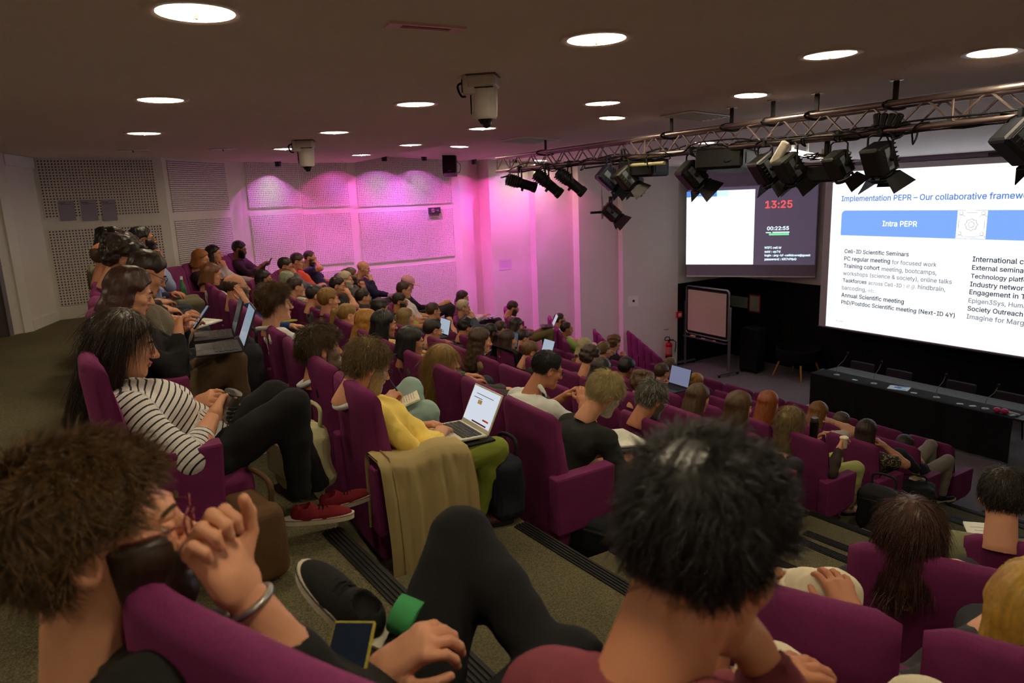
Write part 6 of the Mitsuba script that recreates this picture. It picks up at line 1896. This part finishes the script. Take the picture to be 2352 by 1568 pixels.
sneaker(M, (.15, 1.01, .34), np.array([.15, 1.0, -.5]), np.array([0, .45, 1.0]), 'beige canvas shoe with a thick pale sole', (176, 160, 120), host=t)
sneaker(M, (-.1, .70, .088), np.array([0, 1.0, 0]), np.array([0, 0, 1.0]), 'beige canvas shoe with a thick pale sole', (176, 160, 120), host=t)
sat('C', 6, 1, 'woman with a smooth light brown bob holding her head in her hand', (1880, 950), fem=True, q=MID, hair=('bob', (120, 80, 38)), hairkw=dict(thick=1.3), skin='pale', shirt=(196, 190, 180), sleeve='short', seed=102, pitch=22, rh=(.14, .40, .88), rhand='flat', rpole=(.9, .2, -.8))
sat('C', 6, 4, 'woman with wavy golden hair tied up', (1599, 879), fem=True, q=MID, hair=('bun', (150, 112, 46)), hairkw=dict(thick=1.6), shirt=(70, 60, 56), seed=103, pitch=16)
sat('C', 6, 5, 'woman with short brown hair and glasses propping her chin on her hand', (1521, 856), fem=True, q=MID, hair=('tied', (66, 50, 34)), hairkw=dict(thick=2.0), glasses='round', skin='pale', shirt=(34, 34, 38), sleeve='short', seed=104, pitch=10, rh=(.06, .34, .78), rhand='fist')
sat('C', 6, 7, 'man with thin light brown hair in a dark suit', (1388, 805), q=FAR, hair=('side', (110, 88, 56)), skin='fair', shirt=(34, 36, 42), collar=(100, 110, 140), seed=105, pitch=2)
M = seat_xf('C', 7, 0)
sat('C', 7, 0, 'man with dark hair slumped low in his seat, in a navy jacket and grey trousers', (2078, 1025), q=MID, hair=('short', (54, 46, 40)), skin='fair', pitch=10, shirt=(40, 42, 54), pants=(140, 134, 122), seed=111, rh=(.08, .50, .56), lh=(-.10, .36, .66), lhand='chin', pelvis=(0, .50, .40), knees=((-.1, .98, .62), (.12, .96, .50)), ankles=((-.05, .9, .12), (.12, .90, .085)), shoes=(28, 28, 30))
sat('C', 7, 1, 'person with grey brown hair just above the seats near the front', (1932, 972), q=FAR, hair=('short', (92, 78, 60)), shirt=(70, 66, 62), seed=112, pitch=26)
sat('C', 7, 6, 'person with light brown hair behind the woman with short hair, close to the stage', (1541, 841), q=FAR, hair=('side', (100, 84, 52)), skin='fair', shirt=(30, 30, 34), seed=113, pitch=2)
sat('C', 7, 9, 'man with curly light brown hair in a dark jacket by the white wall', (1412, 789), q=FAR, hair=('curly', (112, 80, 46)), skin='fair', shirt=(34, 34, 38), collar=(170, 150, 140), seed=114, pitch=2, rh=(.05, .6, .82), rhand='chin')
# ------------------------------------------------------------------ the near block: the two men by the camera and those below them
M = seat_xf('R', 0, 0)
hb = W_(M, (236, 1238), .99)
t, J = person('bearded man with brown hair and dark red glasses, hand at his mouth, at the lower left', M, hb, q=FINE, yaw=-34, pitch=-4, roll=-4, S=1.05, skin='fair', hair=('side', (84, 60, 34)), hairkw=dict(thick=.85), beard=(52, 38, 28), glasses=(112, 34, 44), shirt=(27, 28, 27), pants=jean_black, sleeve='mid', seed=201,
              rh=W_(M, (545, 1345), 1.02), rhand='fist', rrot=150, lh=W_(M, (880, 1540), 1.20), lhand='hold', lrot=20, rpole=(.4, .2, -1), lpole=(-.6, -.4, -.7), group='people in the audience',
              knees=((-.20, .72, .66), (.10, .66, .50)), ankles=((.10, .62, .50), (.12, .64, .085)), footless=True, strand=dict(count=9000, length=.040, width=.0008, lift=.10, droop=.12, whorl=(-.01, -.085, .07)), fold=.008, pelvis=(-.05, .36, .42))
tb, Jb, Mb = t, J, M
sneaker(M, (-.28, .50, .62), np.array([-.75, .1, .35]), np.array([.35, .0, 1.0]), 'black canvas shoe with a pale sole', (30, 30, 30), host=tb)
part(tb, 'sock', moved(cyl((-.17, .527, .585), (-.215, .515, .60), .040, .038, 14), np.eye(4)), mat((70, 160, 96), .9), smooth=40, to_world=M, label='green sock')
part(tb, 'watch', moved(tube([(.034 * math.cos(a), 0, .034 * math.sin(a)) for a in np.linspace(0, 6.28, 18, endpoint=False)], .006, 6, True), basis(J['wr'][1] * .88 + J['el'][1] * .12, np.cross([0, .3, 1.0], J['wr'][1] - J['el'][1]), y=J['wr'][1] - J['el'][1])), steel, smooth=True, to_world=M)
phone(M, W_(M, (795, 1525), 1.16), 'yellow cased phone held by the bearded man at the lower left', rx=.5, rz=.5, c=(150, 140, 40), scr=None)
M = seat_xf('R', 0, 1)
hd = W_(M, (1618, 1262), .82)
t, J = person('man in a maroon hoodie with short black hair seen from behind, a bald spot at his whorl', M, hd, q=FINE, yaw=-14, pitch=26, S=1.0, skin='tan', hair=('short', (26, 24, 22)), shirt=(112, 50, 60), pants=(206, 196, 170), hood=True, seed=202, wide=1.1,
              rh=W_(M, (1735, 1500), .92), rhand='fist', rpole=(.5, .1, -1), group='people in the audience', spine=.03,
              strand=dict(count=12000, length=.030, width=.0008, lift=.14, droop=.05, whorl=(.0, -.085, .085), sel=lambda p: np.linalg.norm(p - [0, -.10, .095], axis=1) > .022), fold=.006)
tn = thing('pen', 'white pen held at the neck of the man in the maroon hoodie', 'pen')
q0, q1 = atd(1722, 1460, .93), atd(1752, 1500, .90)
put(tn, cyl(q0, q1, .0042), mat((205, 205, 214), .3))
M = seat_xf('R', 1, 0)
person('person with pale trousers hidden behind the man in the maroon hoodie, knee raised', M, W_(M, (1640, 1345), 1.62), q=MID, pitch=16, skin='tan', hair=('short', (40, 32, 26)), shirt=(150, 140, 120), pants=(214, 204, 178), seed=203, knees=((-.06, .62, .50), (.10, .52, .64)), ankles=((-.06, .64, .085), (-.12, .86, .44)), rh=(.16, .40, .66), group='people in the audience')
M = seat_xf('R', 1, 1)
person('person with blond hair at the lower right corner of the picture', M, W_(M, (2400, 1500), 1.32) + [0, .10, 0], fem=True, q=MID, hair=('wavy', (168, 130, 50)), skin='pale', shirt=(60, 60, 64), seed=204, group='people in the audience')
sat('R', 2, 0, 'woman with auburn brown bobbed hair seen from behind over a near seat', (2090, 1232), fem=True, q=FINE, hair=('bob', (62, 36, 26)), hairkw=dict(thick=1.5), shirt=(50, 46, 48), pitch=10, seed=205, strand=dict(count=5500, length=.07, droop=.8, width=.0009, lift=.12, whorl=(0, -.05, .12)))
person('man with short dark hair in a pale green sweater reading a white paper at the right edge', seat_xf('R', 3, 0), W_(seat_xf('R', 3, 0), (2305, 1165), 3.0) * [1, 0, 1] + [0, .15, 0], group='people in the audience', q=FINE, hair=('short', (44, 38, 30)), shirt=(128, 130, 98), pitch=20, seed=206, strand=dict(count=4500, length=.03, width=.0008, lift=.4))
book(seat_xf('R', 3, 0), -.14, .52, .66, 'white paper before the man in the pale green sweater', rz=.3, tilt=.3)

# ------------------------------------------------------------------ bags and coats
def sack(label, name, P, size, rz, rgb, cat_, sag=.18, strap=None, seed=0):
    t = thing(name, label, cat_)
    m = tm(soft(*size, min(size) * .32)).subdivide().subdivide()
    v = m.vertices.copy(); n_ = m.vertex_normals
    v += n_ * ((meshkit.fbm(v * 9 + seed, 3, seed) - .5) * min(size) * sag)[:, None]
    m.vertices = v
    b = mx(*P, rz=rz) @ mx(0, 0, size[2] / 2)
    part(t, 'body', m, rgb if isinstance(rgb, str) else mat(rgb, .75), smooth=True, to_world=b)
    w, d, h = size
    part(t, 'strap', tube(bez([(-w * .3, d * .3, h * .45), (-w * .25, d * .35, h * .72), (w * .25, d * .35, h * .72), (w * .3, d * .3, h * .45)], 5), .011, 6), mat(strap or (30, 30, 30), .7), smooth=True, to_world=b)
    part(t, 'flap', moved(tm(soft(w * .8, .02, h * .5, .009)), mx(0, -d * .5, h * .05)), rgb if isinstance(rgb, str) else mat(np.array(rgb) * .85, .75), smooth=True, to_world=b)
    return t


F0, F1, F2 = floor_z(0), floor_z(1), floor_z(2)
sack('brown leather shoulder bag standing on the carpet at the aisle', 'leather_bag', atz(585, 1300, F0 + .01), (.38, .16, .30), .25, (94, 68, 42), 'bag', .12, (84, 60, 36), 1)
sack('cream cotton bag on the floor behind the seat of the man in yellow', 'cotton_bag', atz(700, 1120, F0 + .01), (.30, .24, .34), .2, (182, 178, 138), 'bag', .3, (170, 166, 130), 2)
sack('green and grey rucksack on the floor of the back row', 'rucksack', atz(570, 905, F0 + .01), (.30, .22, .40), .3, (64, 70, 52), 'rucksack', .2, None, 3)
sack('black backpack with blue piping on the aisle steps', 'backpack', atz(1385, 1275, F2 + .01), (.36, .24, .26), .4, (24, 28, 32), 'backpack', .12, (40, 80, 150), 4)
sack('navy backpack on the floor by the green trousers', 'backpack', atz(1150, 1180, F1 + .01), (.28, .2, .36), .1, (28, 32, 44), 'backpack', .2, None, 5)
sack('black backpack standing at the aisle beside the seats near the front', 'backpack', atz(2015, 1215, floor_z(5) + .01), (.34, .24, .40), .2, (26, 27, 28), 'backpack', .15, None, 6)
sack('shiny black jacket bundled on the floor at the aisle near the front', 'jacket', atz(2095, 1165, floor_z(6) + .01), (.40, .30, .26), .6, (30, 31, 30), 'jacket', .4, None, 7)
sack('black leather jacket bundled on a seat right of the aisle', 'jacket', (seat_xf('R', 1, 2) @ [-.1, .30, .40, 1])[:3] + [.25, .3, -.2], (.30, .26, .30), .5, (28, 28, 27), 'jacket', .4, None, 8)


def draped(label, M, rgb, x0, x1, y0, y1, ztop_, drop, seed, name='coat'):
    """A coat thrown over an armrest or a seat back: a folded sheet with thickness and hanging ends."""
    nu, nv = 26, 34; v = []
    r = np.random.default_rng(seed)
    for i in range(nu):
        for j in range(nv):
            u, w = i / (nu - 1), j / (nv - 1)
            y = y0 + (y1 - y0) * u
            s = (w - .42) * (drop * 2)
            ax = (x1 - x0) / 2
            x = np.clip(s, -ax, ax); out = max(abs(s) - ax, 0)
            z = ztop_ - out + .012 * math.sin(9 * u + 3 * w)
            f = .025 * math.sin(14 * u + seed) * min(1, out * 6) + .012 * math.sin(33 * u + 5 * w)
            v.append(((x0 + x1) / 2 + x + np.sign(s) * (.02 + abs(f) + .10 * out) * (out > 0), y + .05 * out * math.sin(3 * w), z))
    v = np.array(v); f = []
    for i in range(nu - 1):
        for j in range(nv - 1):
            a = i * nv + j; f += [(a, a + 1, a + nv + 1), (a, a + nv + 1, a + nv)]
    m = trimesh.Trimesh(v, np.array(f), process=False); n_ = m.vertex_normals
    k = len(v); both = np.vstack([v, v - n_ * .014]); F2_ = np.array(f)
    t = thing(name, label, 'coat')
    part(t, 'cloth', trimesh.Trimesh(both, np.vstack([F2_, F2_[:, ::-1] + k]), process=False), mat(rgb, .85), smooth=True, to_world=M)
    part(t, 'seam', tube([tuple(q) for q in v[3 * nv:4 * nv:2] + [0, 0, .004]], .004, 5), mat(np.array(rgb) * .8, .85), to_world=M)
    return t


draped('beige coat hanging over the armrest of the man in the yellow sweater', seat_xf('C', 1, 0), (168, 150, 104), .25, .40, .02, .47, .60, .56, 3)
draped('black leather jacket hanging over the seat of the woman with brown shoulder hair', seat_xf('C', 4, 6), (26, 23, 24), -.26, .26, -.03, .08, .93, .48, 5, 'leather_jacket')
draped('grey beige jacket over the top of a seat at the far end of the back row', seat_xf('C', 0, 7), (120, 116, 92), -.24, .24, -.03, .08, .93, .35, 6, 'jacket')
